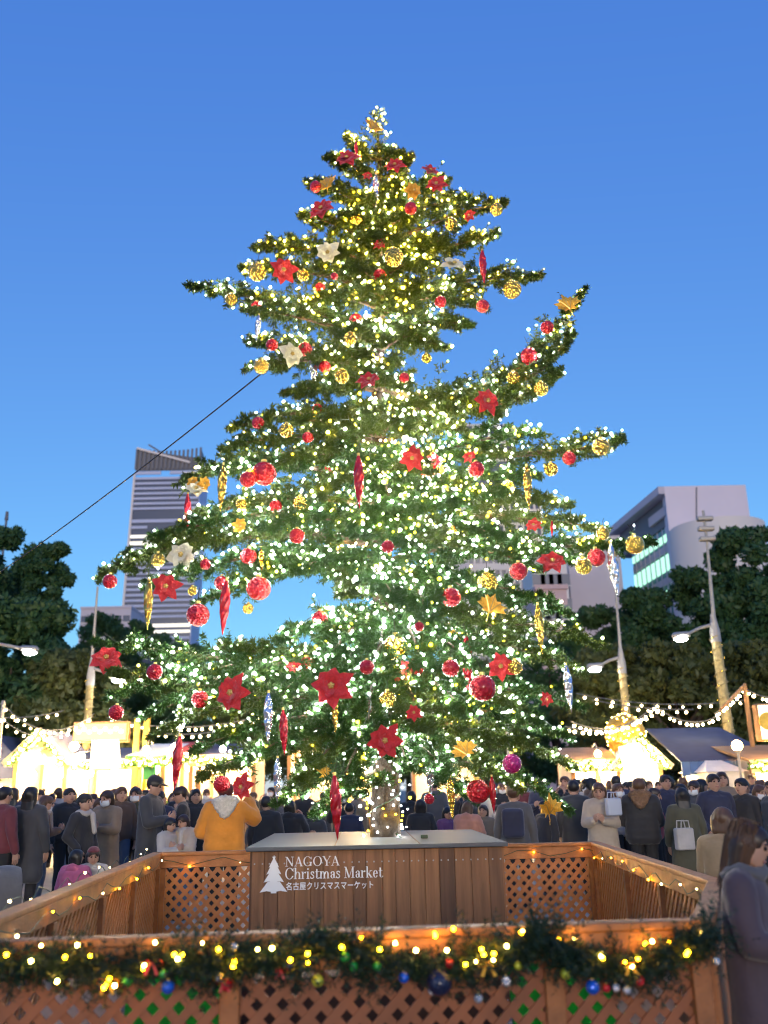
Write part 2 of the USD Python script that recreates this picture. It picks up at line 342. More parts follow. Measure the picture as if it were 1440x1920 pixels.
LT = [(18, 992, 105, 42, 'tall dark leafy tree at the left edge, highest on its side', LEAF_DARK, 15000),
      (98, 1020, 60, 40, 'dark tree with ragged top just left of the thin lamp pole', LEAF_DARK, 11000),
      (40, 1130, 130, 35, 'lower bushy tree above the left gabled stall', LEAF_DARK, 14000),
      (195, 1150, 62, 56, 'small dark tree behind the thin lamp pole', LEAF_DARK, 7000),
      (270, 1165, 60, 60, 'dark tree below the slender office tower', LEAF_DARK, 7000),
      (345, 1205, 65, 58, 'low dark tree right of the slender office tower foot', LEAF_DARK, 7000),
      (150, 1225, 120, 34, 'olive lit tree standing over the sign of the square stall', LEAF_OLIVE, 9000),
      (455, 1235, 80, 52, 'dim tree behind the lower left boughs of the decorated conifer', LEAF_OLIVE, 5000),
      (600, 1262, 95, 52, 'dim tree behind the conifer just left of its trunk', LEAF_OLIVE, 5000),
      (760, 1262, 95, 52, 'dim tree behind the conifer just right of its trunk', LEAF_OLIVE, 5000),
      (900, 1240, 95, 52, 'dim tree behind the lower right boughs of the conifer', LEAF_OLIVE, 5000),
      (1030, 1200, 80, 52, 'dark tree under the pinkish low building', LEAF_DARK, 7000),
      (1110, 1140, 72, 48, 'dark round tree in front of the plain concrete block', LEAF_DARK, 9000),
      (1200, 1108, 88, 46, 'dark tree under the green lit glass front', LEAF_DARK, 11000),
      (1300, 1064, 92, 44, 'dark tree directly behind the taller right lamp mast', LEAF_DARK, 12000),
      (1405, 988, 105, 42, 'tallest dark tree at the right edge', LEAF_DARK, 15000),
      (1130, 1212, 90, 37, 'olive tree behind the shorter right lamp mast', LEAF_OLIVE, 8000),
      (1260, 1205, 100, 36, 'olive tree between the two right lamp masts', LEAF_OLIVE, 9000),
      (1410, 1205, 105, 36, 'olive tree at the right edge behind the festoon lights', LEAF_OLIVE, 9000)]
for px, top, hw, d, lab, m, n in LT: big_tree(px, top, hw, d, lab, m, g, n)

# ---------------------------------------------------------------- lamp masts
STEEL = mat('galvanised_steel', (.34, .33, .31), .5, metal=.3, var=.1)
MESHY = mat('gold_wrap', (.42, .34, .15), .5, metal=.3, var=.5, scale=9)
LAMP = emit('street_lamp_light', (1.0, .97, .90), 60.0)
def mast(label, px_b, py_b, px_t, py_t, px_m, py_m, d, arm, wide, head, grp=None):
    t = thing('lamp_mast', label, 'street lamp')
    top, mid = P(px_t, py_t, d), P(px_m, py_m, d)
    base = V(P(px_b, py_b, d)[0], d, 0); mid[1] = top[1] = d
    obj('lower_column', tube([base, mid], [wide, wide * .8], 12), MESHY, t, smooth=40)
    obj('upper_pole', tube([mid, top], [wide * .42, wide * .22], 10), STEEL, t, smooth=40)
    obj('collar', tube([mid + V(0, 0, -.25), mid + V(0, 0, .1), mid + V(0, 0, .7)], [wide * .95, wide * .9, wide * .4], 12), STEEL, t, smooth=40)
    pts = []
    for k in range(90):                                        # a spiral of small gold lights round the column
        s = k / 90; q = lerp(base + (mid - base) * .2, mid, s); a = k * .9
        pts.append(q + V(math.cos(a), math.sin(a), 0) * wide * 1.08)
    obj('light_wrap_wire', tube(pts, .02, 4), MESHY, t)
    bulbs_joined(pts[::4], [.016] * 23, BULB_GOLD, t, 'wrap_bulb')
    e = P(*arm, d); e[1] = d
    obj('arm', tube([mid + V(0, 0, .35), lerp(mid, e, .5) + V(0, 0, .25), e + V(0, 0, .05)], [.06, .05, .05], 8), STEEL, t)
    sgn = np.sign(e[0] - mid[0])
    lh = tm(m3.Manifold.batch_hull([m3.Manifold.sphere(.1, 10).translate((e[0] - sgn * .1, d, e[2] + .08)), m3.Manifold.sphere(.13, 10).translate((e[0] + sgn * .3, d, e[2] + .03))]))
    h = obj('lamp_head', lh, STEEL, t, smooth=50)
    g2 = trimesh.creation.icosphere(2, .15); g2.apply_scale([1.5, 1, .6]); g2.apply_translation([e[0] + sgn * .15, d - .02, e[2] - .07]); obj('lamp_glass', g2, LAMP, h)
    if head:
        for k in range(3):
            z = top[2] - .1 + .36 * k
            obj('floodlight', rbox(top[0] - .27, top[0] + .27, d - .18, d + .08, z, z + .15, .04), STEEL, t, smooth=40)
        obj('head_frame', tube([top, top + V(0, 0, 1.0)], .05, 8), STEEL, t)
    return t
mast('tall lamp mast with stacked floodlights at its top on the right', 1372, 1400, 1325, 1010, 1341, 1190, 30, (1284, 1194), .185, True)
mast('shorter lamp mast left of the taller one, lamp arm to its left', 1177, 1370, 1154, 1105, 1166, 1250, 33, (1122, 1252), .17, False)
mast('thin lamp mast rising beside the left edge of the decorated tree', 162, 1390, 183, 1100, 170, 1272, 32, (214, 1272), .16, False)
mast('lamp mast cropped by the left edge with one bright lamp on its arm', -70, 1400, -52, 1050, -60, 1222, 30, (48, 1220), .17, False)
# ---------------------------------------------------------------- market stalls
CREAM = mat('cream_board', (.72, .62, .46), .7, var=.12, scale=3)
WARMWOOD = mat('stall_wood', (.36, .20, .09), .7, var=.3, scale=2, stretch=(1, 1, .15))
ROOFGREY = mat('grey_roof', (.42, .38, .42), .8, var=.15)
NAVY = mat('navy_canvas', (.035, .05, .12), .8, var=.2, scale=3)
SKYCANVAS = mat('blue_canvas', (.08, .16, .34), .8, var=.2, scale=3)
LAVCANVAS = mat('lavender_canvas', (.55, .53, .66), .8, var=.1, scale=2)
WHITECANVAS = mat('white_canvas', (.75, .72, .68), .8, var=.08)
GREENCLOTH = mat('green_cloth', (.03, .22, .07), .7, var=.3, scale=2)
REDCLOTH = mat('red_cloth', (.42, .035, .03), .7, var=.2, scale=3)
GOLD = mat('gold_leaf', (.72, .45, .08), .35, metal=.7, var=.3, scale=6)
STALL_LAMP = emit('stall_lamp', (1.0, .64, .28), 420.0)
SIGN_LIGHT = emit('lit_sign_face', (1.0, .52, .17), 2.0)
SIGN_WHITE = emit('lit_white_face', (1.0, .80, .48), 2.2)
def px_box(x0, x1, top, d):                 # width, centre and top height of something seen from x0 to x1
    a, b = P(x0, top, d), P(x1, top, d); return a[0], b[0], (a[2] + b[2]) / 2
def lamp_in(t, x, y, z, r=.13):
    s = trimesh.creation.icosphere(2, r); s.apply_translation([x, y, z]); obj('lamp', s, STALL_LAMP, t)
def stall(label, x0, x1, top, d, roofm, front, depth=2.2, gable=True, lamps=2, garland=True, eave=None, cat_='stall'):
    t = thing('market_stall', label, cat_)
    a, b, z = px_box(x0, x1, top, d); w = b - a; cx = (a + b) / 2
    ez = z - (.55 * w if gable else .35); ez = max(ez, 2.05) if eave is None else eave
    for xx in (a + .06, b - .06):
        for yy in (d + .06, d + depth - .06): obj('post', bx(xx - .06, xx + .06, yy - .06, yy + .06, 0, ez - .01), WARMWOOD, t)
    n = max(4, int(w / .22))
    for k in range(n):                                          # planked counter front
        xx = a + .12 + (w - .24) * k / n; obj('counter_plank', bx(xx, xx + (w - .24) / n - .012, d + .02, d + .05, .02, 1.0), WARMWOOD, t)
    obj('counter_top', bx(a - .1, b + .1, d - .2, d + .5, 1.003, 1.06), WARMWOOD, t)
    obj('back_wall', bx(a + .12, b - .12, d + depth - .06, d + depth, 0, ez), CREAM, t)
    for xx, s in ((a, 1), (b, -1)): obj('side_wall', bx(min(xx, xx + s * .04), max(xx, xx + s * .04), d + .13, d + depth - .13, 0, ez), CREAM, t)
    if gable:
        ov = .18
        for s, e in ((-1, a), (1, b)):
            q = [V(cx, d - .3, z), V(e + s * ov, d - .3, ez - .1), V(e + s * ov, d - .3, ez - .18), V(cx, d - .3, z - .09)]
            obj('roof_slope', prism(q, [p + V(0, depth + .5, 0) for p in q]), roofm, t)
            obj('barge_board', beam(V(cx, d - .34, z - .02), V(e + s * ov, d - .34, ez - .12), .05, .16, up=V(0, 0, 1)), front, t)
        fr = [V(a + .05, d + .0, ez - .12), V(b - .05, d + .0, ez - .12), V(cx, d + .0, z - .16)]
        obj('gable_board', prism(fr, [p + V(0, .05, 0) for p in fr]), front, t)
    else:
        q = [V(a - .2, d - .5, ez - .1), V(b + .2, d - .5, ez - .1), V(b + .2, d + depth + .1, z), V(a - .2, d + depth + .1, z)]
        obj('roof_slope', prism(q, [p + V(0, 0, .07) for p in q]), roofm, t)
        obj('valance', bx(a - .2, b + .2, d - .56, d - .51, ez - .36, ez - .04), front, t)
    for k in range(lamps):
        lamp_in(t, a + w * (k + .5) / lamps, d + .45, ez - .42); 
    lamp_in(t, cx, d - .75, ez + .12, .09); obj('lamp_arm', tube([V(cx, d - .02, ez + .3), V(cx, d - .5, ez + .42), V(cx, d - .75, ez + .22)], .02, 6), STEEL, t)
    ed = []
    for k in range(34):
        s_ = k / 33; q = (V(a + (cx - a) * s_ * 2, d - .40, ez - .1 + (z - ez + .05) * s_ * 2) if s_ < .5 else V(cx + (b - cx) * (s_ * 2 - 1), d - .40, z - .05 - (z - ez + .05) * (s_ * 2 - 1))) if gable else V(a - .2 + (w + .4) * s_, d - .62, ez - .2 + .05 * math.sin(k)); ed.append(q + rng.normal(size=3) * .03)
    if garland: bulbs_joined(ed, rng.uniform(.03, .055, 34), BULB_HONEY, t, 'roof_bulb'); ev, ef = leaf_cloud(np.array(ed) + V(0, .05, 0), np.full(34, .12), 900, .06, rng); tri('roof_garland', ev, ef, LEAF_DARK, t, kind='stuff')
    if garland:
        v = []; 
        for k in range(60): v.append(V(a + w * (k + .5) / 60, d - .24, 1.12 + .10 * math.sin(k * .55)) + rng.normal(size=3) * .05)
        bulbs_joined(v, rng.uniform(.018, .034, 60), BULB_GOLD, t, 'garland_bulb')
        c = np.array(v) + V(0, .06, 0); vv, ff = leaf_cloud(c, np.full(60, .09), 1400, .05, rng); tri('garland', vv, ff, LEAF_DARK, t, kind='stuff')
    return t, (a, b, z, ez, w, cx)
# left side
t, (a, b, z, ez, w, cx) = stall('small gabled stall with glowing white front, leftmost of the stalls', 32, 132, 1368, 28, ROOFGREY, CREAM)
s = cat([trimesh.creation.icosphere(1, .16)]); 
for k in range(5):
    obj('gable_star', extr(Polygon([(math.cos(i * .628 + 1.57) * (.26 if i % 2 == 0 else .11), math.sin(i * .628 + 1.57) * (.26 if i % 2 == 0 else .11)) for i in range(10)]), .05).apply_transform(mat4((cx, 27.62, z - .62), rx=math.pi / 2)), GOLD, t) if k == 0 else None
t, (a, b, z, ez, w, cx) = stall('square stall under a long glowing orange sign on the left', 138, 282, 1400, 29, NAVY, CREAM, gable=False, lamps=3)
sa, sb, sz = px_box(140, 243, 1353, 28.3)
sg = obj('sign_box', rbox(sa, sb, 28.2, 28.5, sz - .62, sz, .03), WARMWOOD, t); obj('sign_face', bx(sa + .06, sb - .06, 28.17, 28.195, sz - .55, sz - .07), SIGN_LIGHT, sg)
for k in range(9): obj('sign_star', extr(Point(0, 0).buffer(.07, 3), .03).apply_transform(mat4((sa + .2 + (sb - sa - .4) * k / 8, 28.165, sz - .31 + .08 * (k % 2)), rx=math.pi / 2)), SIGN_WHITE, sg)
for k in range(2):
    xx = sb + .15 + .28 * k; obj('sign_post', bx(xx, xx + .16, 28.3, 28.46, 0, sz + .05 + .1 * k), GOLD, t)
mn = [P(x, y, 27.9) for x, y in ((172, 1388), (222, 1386), (226, 1440), (168, 1442))]
obj('menu_panel', prism(mn[::-1], [p + V(0, .06, 0) for p in mn[::-1]]), SIGN_WHITE, t)
t, _ = stall('small pale awninged booth with a green front left of the red and white booth', 262, 312, 1392, 28, mat('pale_awning', (.62, .68, .70), .7), GREENCLOTH, gable=False, lamps=1)
gp = [P(x, y, 27.6) for x, y in ((268, 1410), (292, 1410), (292, 1462), (268, 1462))]
obj('front_curtain', prism(gp[::-1], [p + V(0, .04, 0) for p in gp[::-1]]), GREENCLOTH, t)
t, _ = stall('red and white booth beside the green fronted booth', 312, 364, 1388, 28.5, REDCLOTH, WHITECANVAS, gable=False, lamps=2)
t, _ = stall('navy roofed stall in the dark behind the leftmost gabled stall', -70, 62, 1378, 31, NAVY, NAVY, lamps=1, garland=False)
t, _ = stall('brightly lit white stall seen under the boughs left of the trunk', 640, 722, 1378, 27, WHITECANVAS, WHITECANVAS, gable=False, lamps=3)
t, _ = stall('lavender canvas tent glimpsed behind the lower boughs left of the trunk', 540, 660, 1330, 33, LAVCANVAS, LAVCANVAS, lamps=1, garland=False, cat_='tent')
t, _ = stall('lavender canvas tent glimpsed behind the boughs right of the trunk', 770, 900, 1345, 33, LAVCANVAS, LAVCANVAS, lamps=1, garland=False, cat_='tent')
t, _ = stall('wooden stall behind the crowd left of the orange coat', 372, 480, 1392, 29, NAVY, CREAM, gable=False, lamps=2)
# right side
t, (a, b, z, ez, w, cx) = stall('dazzling white stall with a golden dome right of the tree', 1068, 1150, 1400, 27, WARMWOOD, CREAM, gable=False, lamps=3)
t, (a, b, z, ez, w, cx) = stall('steep gabled stall with glowing front beside the blue canopy', 1150, 1236, 1382, 26.5, ROOFGREY, WHITECANVAS, lamps=3)
tr = [P(x, y, 26.0) for x, y in ((1160, 1400), (1198, 1392), (1236, 1478), (1176, 1470))]
obj('lit_banner', prism(tr[::-1], [p + V(0, .06, 0) for p in tr[::-1]]), SIGN_WHITE, t)
for (xc, yc, rr, lab) in ((1172, 1378, 34, 'golden leafy dome of lights on the roof of the white stalls'),):
    c = P(xc, yc, 27.6); R = rr * 27 / F
    d_ = thing('golden_dome', lab, 'decoration')
    m = trimesh.creation.icosphere(3, R); m.vertices *= (1 + .16 * meshkit.fbm(m.vertices * 5)[:, None]); m.apply_scale([1, 1, 1.05]); m.apply_translation(c); obj('dome', m, GOLD, d_, smooth=True)
    q = rng.normal(size=(90, 3)); q /= np.linalg.norm(q, axis=1, keepdims=True); bulbs_joined(c + q * R * 1.13, rng.uniform(.015, .03, 90), BULB_HONEY, d_, 'dome_bulb')
    obj('stand', tube([c - V(0, 0, R), V(c[0], c[1], 2.2)], .08), WARMWOOD, d_)
# blue canopy, white side tent, far right stall
t = thing('canopy_tent', 'long dark blue canopy with a lighter blue valance on the right', 'canopy')
a, b, z = px_box(1224, 1402, 1362, 27); e = P(1224, 1432, 25.5)[2]
q = [V(a, 24.8, e), V(b, 24.8, e), V(b - .3, 28.5, z), V(a + .2, 28.5, z)]
obj('canopy', prism(q, [p + V(0, 0, .05) for p in q]), NAVY, t)
z2 = P(1224, 1456, 24.8)[2]
n = 12
for k in range(n):
    x0 = a + (b - a) * k / n; obj('valance', bx(x0 + .005, x0 + (b - a) / n - .005, 24.74, 24.78, z2 + .03 * (k % 2), e + .02), SKYCANVAS, t)
for xx in (a + .1, b - .1):
    for yy in (24.9, 28.3): obj('post', tube([V(xx, yy, 0), V(xx, yy, e - .01)], .04), STEEL, t)
t = thing('white_tent', 'plain white tent wall standing under the blue canopy', 'tent')
a, b, z = px_box(1322, 1390, 1428, 24); zr = z + .05
q = [V(a, 23.9, 0), V(b, 23.9, 0), V(b, 26, 0), V(a, 26, 0)]
obj('wall', prism(q, [p + V(0, 0, z - .25) for p in q]), WHITECANVAS, t)
q = [V(a - .08, 23.8, z - .245), V(b + .08, 23.8, z - .245), V(b + .08, 26.1, z - .245), V(a - .08, 26.1, z - .245)]
obj('roof', prism(q, [V((a + b) / 2 + s * .2, y, zr) for s, y in ((-1, 24.7), (1, 24.7), (1, 25.2), (-1, 25.2))]), WHITECANVAS, t)
t, (a, b, z, ez, w, cx) = stall('stall with a tall glowing board at the right edge', 1402, 1520, 1395, 24, WARMWOOD, CREAM, gable=False, lamps=3)
sa, sb, sz = px_box(1416, 1520, 1318, 23.2); z1 = P(1416, 1390, 23.2)[2]
sg = obj('sign_box', rbox(sa, sb, 23.2, 23.5, z1, sz, .05), WARMWOOD, t); obj('sign_face', bx(sa + .05, sb - .05, 23.16, 23.195, z1 + .05, sz - .05), SIGN_WHITE, sg)
c = P(1440, 1352, 23.1); s = trimesh.creation.cylinder(.22, .05, sections=24); s.apply_transform(mat4(c, rx=math.pi / 2)); obj('sign_emblem', s, GOLD, sg)
c = P(1382, 1398, 23); 
t = thing('globe_lamp', 'single round amber lamp on a post left of the right edge stall', 'lamp')
s = trimesh.creation.icosphere(3, .13); s.apply_translation(c); obj('globe', s, emit('globe_light', (1., .62, .22), 28), t, smooth=True); obj('pole', tube([V(c[0], 23, 0), c + V(0, 0, -.12)], .035), STEEL, t); obj('collar', tube([c + V(0, 0, -.17), c + V(0, 0, -.10)], [.06, .08]), STEEL, t)
t = thing('globe_lamp', 'single white globe lamp shining through the lower right boughs', 'lamp')
c = P(949, 1332, 20); s = trimesh.creation.icosphere(3, .13); s.apply_translation(c); obj('globe', s, LAMP, t, smooth=True); obj('pole', tube([V(c[0], 20, 0), c + V(0, 0, -.12)], .035), STEEL, t)
t = thing('globe_lamp', 'single white globe lamp above the red and white booth', 'lamp')
c = P(336, 1357, 25); s = trimesh.creation.icosphere(3, .14); s.apply_translation(c); obj('globe', s, LAMP, t, smooth=True); obj('pole', tube([V(c[0], 25, 0), c + V(0, 0, -.12)], .035), STEEL, t)
for x, y, lab in ((139, 1399, 'upper of two bare round bulbs by the square stall'), (151, 1419, 'lower of two bare round bulbs by the square stall')):
    c = P(x, y, 26.5); t = thing('round_lamp', lab, 'lamp'); s = trimesh.creation.icosphere(2, .12); s.apply_translation(c); obj('globe', s, STALL_LAMP, t, smooth=True)
    obj('bracket', tube([c + V(0, .05, .11), c + V(0, 1.4, .25), c + V(0, 2.2, .2)], .02, 6), STEEL, t)

# ---------------------------------------------------------------- festoon strings between the masts
def festoon(label, ends, n, d0, d1, sag, r=.043, per=None):
    t = thing('festoon_lights', label, 'string lights', group=None)
    A, B = P(*ends[0], d0), P(*ends[1], d1)
    u = np.linspace(0, 1, 41); c = A + (B - A) * u[:, None]; c[:, 2] -= sag * 4 * u * (1 - u)
    obj('wire', tube(c, .012, 4), LOUVRE, t)
    for k in range(n):
        s = (k + .5 + rng.uniform(-.2, .2)) / n; q = A + (B - A) * s; q[2] -= sag * 4 * s * (1 - s) + .09
        b = bulb(q, r * rng.uniform(.8, 1.2), BULB_FEST, t)
    return t
festoon('lowest string of white bulbs swagged between the two right masts', ((1226, 1322), (1352, 1338)), 12, 27, 27, .35)
festoon('string of bulbs sagging from the tree side to the shorter right mast', ((1070, 1352), (1232, 1318)), 17, 25, 27, .42)
festoon('second string of bulbs crowding the first left of the shorter right mast', ((1060, 1362), (1236, 1326)), 15, 24, 26, .30)
festoon('short rising string of bulbs tied to the taller right mast', ((1340, 1338), (1396, 1288)), 9, 27, 26, .05)
festoon('string of bulbs leaving the taller right mast for the right edge', ((1396, 1290), (1470, 1306)), 6, 26, 25, .12)
festoon('high thin string of bulbs across the dark trees on the right', ((1080, 1300), (1400, 1312)), 12, 31, 31, .25)
festoon('thin string of bulbs just below the high one on the right', ((1110, 1312), (1300, 1330)), 8, 30, 30, .1)
festoon('string of bulbs sagging from the left edge to the glowing orange sign', ((8, 1322), (172, 1342)), 14, 27, 27, .55)
festoon('second sagging string of bulbs above the leftmost gabled stall', ((-30, 1310), (176, 1338)), 15, 26, 28, .85)
festoon('short string of bulbs hanging by the left edge', ((-40, 1340), (120, 1332)), 8, 29, 29, .15)
festoon('string of bulbs running behind the lower left boughs of the tree', ((200, 1345), (520, 1332)), 22, 29, 29, .4)
festoon('faint string of bulbs under the lower left boughs above the booths', ((290, 1372), (480, 1350)), 12, 27, 27, .2)
t = thing('festoon_post', 'wooden post with a slanted brace holding up the right strings', 'post')
a = P(1396, 1286, 26); obj('post', tube([V(a[0], 26, 0), a], .07), WARMWOOD, t); obj('brace', beam(P(1350, 1332, 26), P(1398, 1282, 26), .07, .07), WARMWOOD, t)
t = thing('festoon_post', 'slim grey post at the left edge holding the left strings', 'post')
a = P(6, 1320, 27); obj('post', tube([V(a[0], 27, 0), a], .06), STEEL, t); obj('cap', tube([a, a + V(0, 0, .1)], [.08, .05]), STEEL, t)
# ---------------------------------------------------------------- the decorated conifer
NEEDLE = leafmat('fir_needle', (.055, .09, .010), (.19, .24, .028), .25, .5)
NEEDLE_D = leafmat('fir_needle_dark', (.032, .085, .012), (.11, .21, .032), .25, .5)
WOOD = mat('fir_bark', (.11, .075, .05), .9, var=.4, scale=7, bump=.6)
WIRE = mat('green_wire', (.02, .05, .02), .5)
TD = 8.5
T0, T1 = P(722, 1574, TD), P(707, 214, TD)
def on_trunk(py):
    a = P(722, py, TD); s = (a[2] - T0[2]) / (T1[2] - T0[2]); return T0 + (T1 - T0) * s
def needles(start, direc, length, nl, nw, per, g):
    """bottle-brush twigs: start, direc (n x 3), length (n); per needles on each, nl long and nw wide"""
    n = len(start); s = g.uniform(0, 1.02, (n, per)); D = direc[:, None, :]
    b = start[:, None, :] + D * (length[:, None] * s)[..., None]
    rd = g.normal(size=(n, per, 3)); rd -= (rd * D).sum(-1, keepdims=True) * D; rd /= np.linalg.norm(rd, axis=-1, keepdims=True) + 1e-9
    w = D * g.uniform(.35, .8, (n, per, 1)) + rd * V(1, 1, .8); w /= np.linalg.norm(w, axis=-1, keepdims=True)
    tip = b + w * (nl * (1.1 - .45 * s) * g.uniform(.7, 1.25, (n, per)))[..., None]
    sd = np.cross(w, rd + g.normal(size=(n, per, 3)) * .6); sd /= np.linalg.norm(sd, axis=-1, keepdims=True) + 1e-9
    sd *= nw / 2
    return np.stack([b - sd, b + sd, tip + sd * .35], 2).reshape(-1, 3)
TREE = thing('christmas_tree', 'tall decorated conifer covered in tiny lights, growing out of the planked planter', 'tree')
tz = np.linspace(0, 1, 14)
obj('trunk', tube([T0 + V(0, 0, -.1)] + [T0 + (T1 - T0) * s + V(.02 * math.sin(9 * s), .02 * math.cos(7 * s), 0) for s in tz[:-1]] + [T1 - V(0, 0, .12)], [.125] + list(.12 * (1 - tz[:-1]) + .014) + [.006], 12), mat('trunk_bark', (.05, .033, .02), .9, var=.5, scale=9, bump=.8), TREE, smooth=60)
# boughs: (row where the bough leaves the trunk, tip column, tip row, metres the tip comes forward, fullness)
BL = [(300,655,262,0),(335,625,295,.15),(405,585,345,.1),(455,575,405,.15),(520,488,462,0),(548,465,502,.15),(618,370,538,0),(645,470,580,.35),(700,475,640,.1),(690,472,688,.3),(735,545,735,.4),(778,445,800,0),(830,428,838,.15),(872,352,900,0),(900,420,880,.5),(955,345,985,.2),(965,300,1005,.35),(1010,206,1072,0),(1025,262,1040,.3),(1045,285,1095,.55),(1060,380,1130,.6),(1080,470,1060,.5),(1280,430,1212,.3),(1285,200,1208,.2),(1300,225,1262,.6),(1240,225,1300,.4),(1310,320,1255,.8),(1300,290,1335,.5),(1330,310,1365,.8),(1355,380,1400,.4),(1390,390,1450,.8),(1380,450,1430,.2),(1420,530,1500,.7),(1440,600,1520,.5)]
BR = [(300,748,290,.1),(335,765,300,0),(388,830,340,.1),(425,866,372,0),(470,938,384,0),(510,920,440,.3),(560,1000,518,0),(590,900,572,.4),(620,872,608,.2),(650,825,648,.35),(735,1088,556,0),(745,1064,632,.2),(765,1040,705,0),(790,930,770,.5),(860,1148,830,0),(895,1000,812,.15),(925,1000,890,.4),(955,1062,945,.1),(985,1205,1018,0),(990,1120,990,.3),(1025,1080,1052,.5),(1060,1000,1060,.8),(1100,1062,1148,.2),(1140,960,1130,.7),(1200,1122,1208,0),(1225,1078,1255,.35),(1270,1075,1320,.2),(1310,1050,1375,.5),(1355,1062,1430,.2),(1385,1055,1508,.1),(1410,965,1470,.6),(1430,880,1490,.5)]
BF = [(400,690,370,.4),(400,740,350,.3),(440,650,400,.45),(440,775,400,.5),(480,690,440,.6),(480,740,450,.75),(500,600,470,.4),(500,830,450,.4),(530,640,500,.8),(530,790,490,.8),(560,700,540,.95),(580,590,560,.5),(580,850,530,.5),(600,760,580,1.0),(640,640,630,.95),(640,720,630,1.1),(660,800,625,.8),(690,590,665,.6),(700,690,700,1.2),(735,620,720,.95),(735,750,722,1.0),(790,690,770,1.3),(790,840,765,.7),(820,560,790,.8),(820,630,810,1.3),(820,760,800,1.4),(835,860,800,1.0),(880,540,860,1.0),(890,690,870,1.6),(890,790,880,1.5),(900,890,860,1.0),(930,600,930,1.4),(930,730,940,1.7),(950,850,940,1.4),(960,940,920,.8),(990,500,985,1.0),(1000,680,1000,1.7),(1000,760,1010,1.8),(1020,860,1020,1.5),(1030,930,1000,1.0),(1080,565,1066,1.2),(1100,660,1110,1.7),(1100,740,1120,1.9),(1100,800,1150,1.9),(1110,880,1110,1.5),(1130,950,1190,1.0),(1180,530,1200,1.3),(1190,620,1230,1.8),(1190,700,1250,2.0),(1190,790,1240,2.0),(1200,880,1240,1.6),(1210,960,1230,1.2),(1260,430,1290,1.2),(1270,520,1310,1.6),(1280,600,1330,1.9),(1280,690,1370,2.0),(1290,790,1360,2.0),(1290,870,1330,1.7),(1290,960,1320,1.2),(1370,470,1420,1.2),(1380,570,1460,1.5),(1380,640,1470,1.5),(1390,830,1440,1.5),(1390,900,1420,1.3),(1390,980,1390,1.0),(1400,760,1430,1.4)]
gt = np.random.default_rng(5)
boughs, boughs_px = [], []
CT = {(1088, 556): (925, 716), (1064, 632): (945, 728), (1040, 705): (900, 765), (200, 1208): (430, 1238), (430, 1212): (560, 1238), (225, 1262): (430, 1290), (320, 1255): (480, 1285), (1205, 1018): (1000, 1020), (206, 1072): (420, 1010), (370, 538): (540, 572), (1148, 830): (1000, 850)}     # where some boughs pass on their way
for lst, fr in ((BL, 0), (BR, 0), (BF, 1)):
    for (bp, px, py, w) in lst:
        boughs.append((on_trunk(bp), P(px, py, TD - w - (.0 if fr else .05)), fr)); boughs_px.append((px, py))
for k in range(22):                          # the far side of the tree
    s = .06 + .8 * (k + .5) / 22; a = gt.uniform(.15, 2.99); b0 = T0 + (T1 - T0) * s
    R = 2.25 * min(1, (1 - s) * 1.15) * gt.uniform(.55, .9) * (.6 if s < .12 else 1)
    boughs.append((b0, b0 + V(math.cos(a) * R, math.sin(a) * R, R * (.25 * s - .08)), 2)); boughs_px.append((0, 0))
curves, samples, owner, nd = [], [], [], []
for i, (b0, tip, fr) in enumerate(boughs):
    L = np.linalg.norm(tip - b0); rise = tip[2] - b0[2]
    mid = (b0 + tip) / 2 + V(0, 0, (.10 if rise > -.1 else .16) * L) + gt.normal(size=3) * .035 * L
    if rise > .5 * L and CT.get(tuple(boughs_px[i])) is None: mid = b0 + (tip - b0) * .6 + V(0, 0, -.20 * L)      # boughs that sweep upward
    if CT.get(boughs_px[i]): q = P(*CT[boughs_px[i]], TD - .3 * (TD - tip[1])); mid = 2 * q - (b0 + tip) / 2
    u = np.linspace(0, 1, 15)[:, None]
    c = (1 - u)**2 * b0 + 2 * u * (1 - u) * mid + u**2 * tip
    curves.append(c)
    samples.append(c[4:]); owner += [i] * 11
samples = np.vstack(samples); owner = np.array(owner); spx = proj(samples)
extra = {i: [] for i in range(len(boughs))}
def hang_point(px, py, top):
    """the nearest bough that shows just above a spot of the picture: (depth, bough, where on it)"""
    d = np.hypot(spx[:, 0] - px, (spx[:, 1] - top) * 1.0)
    sc = d / 26 + (samples[:, 1] - 6.2) * .55
    k = int(np.argmin(sc)); return samples[k, 1] - .30, owner[k], samples[k]

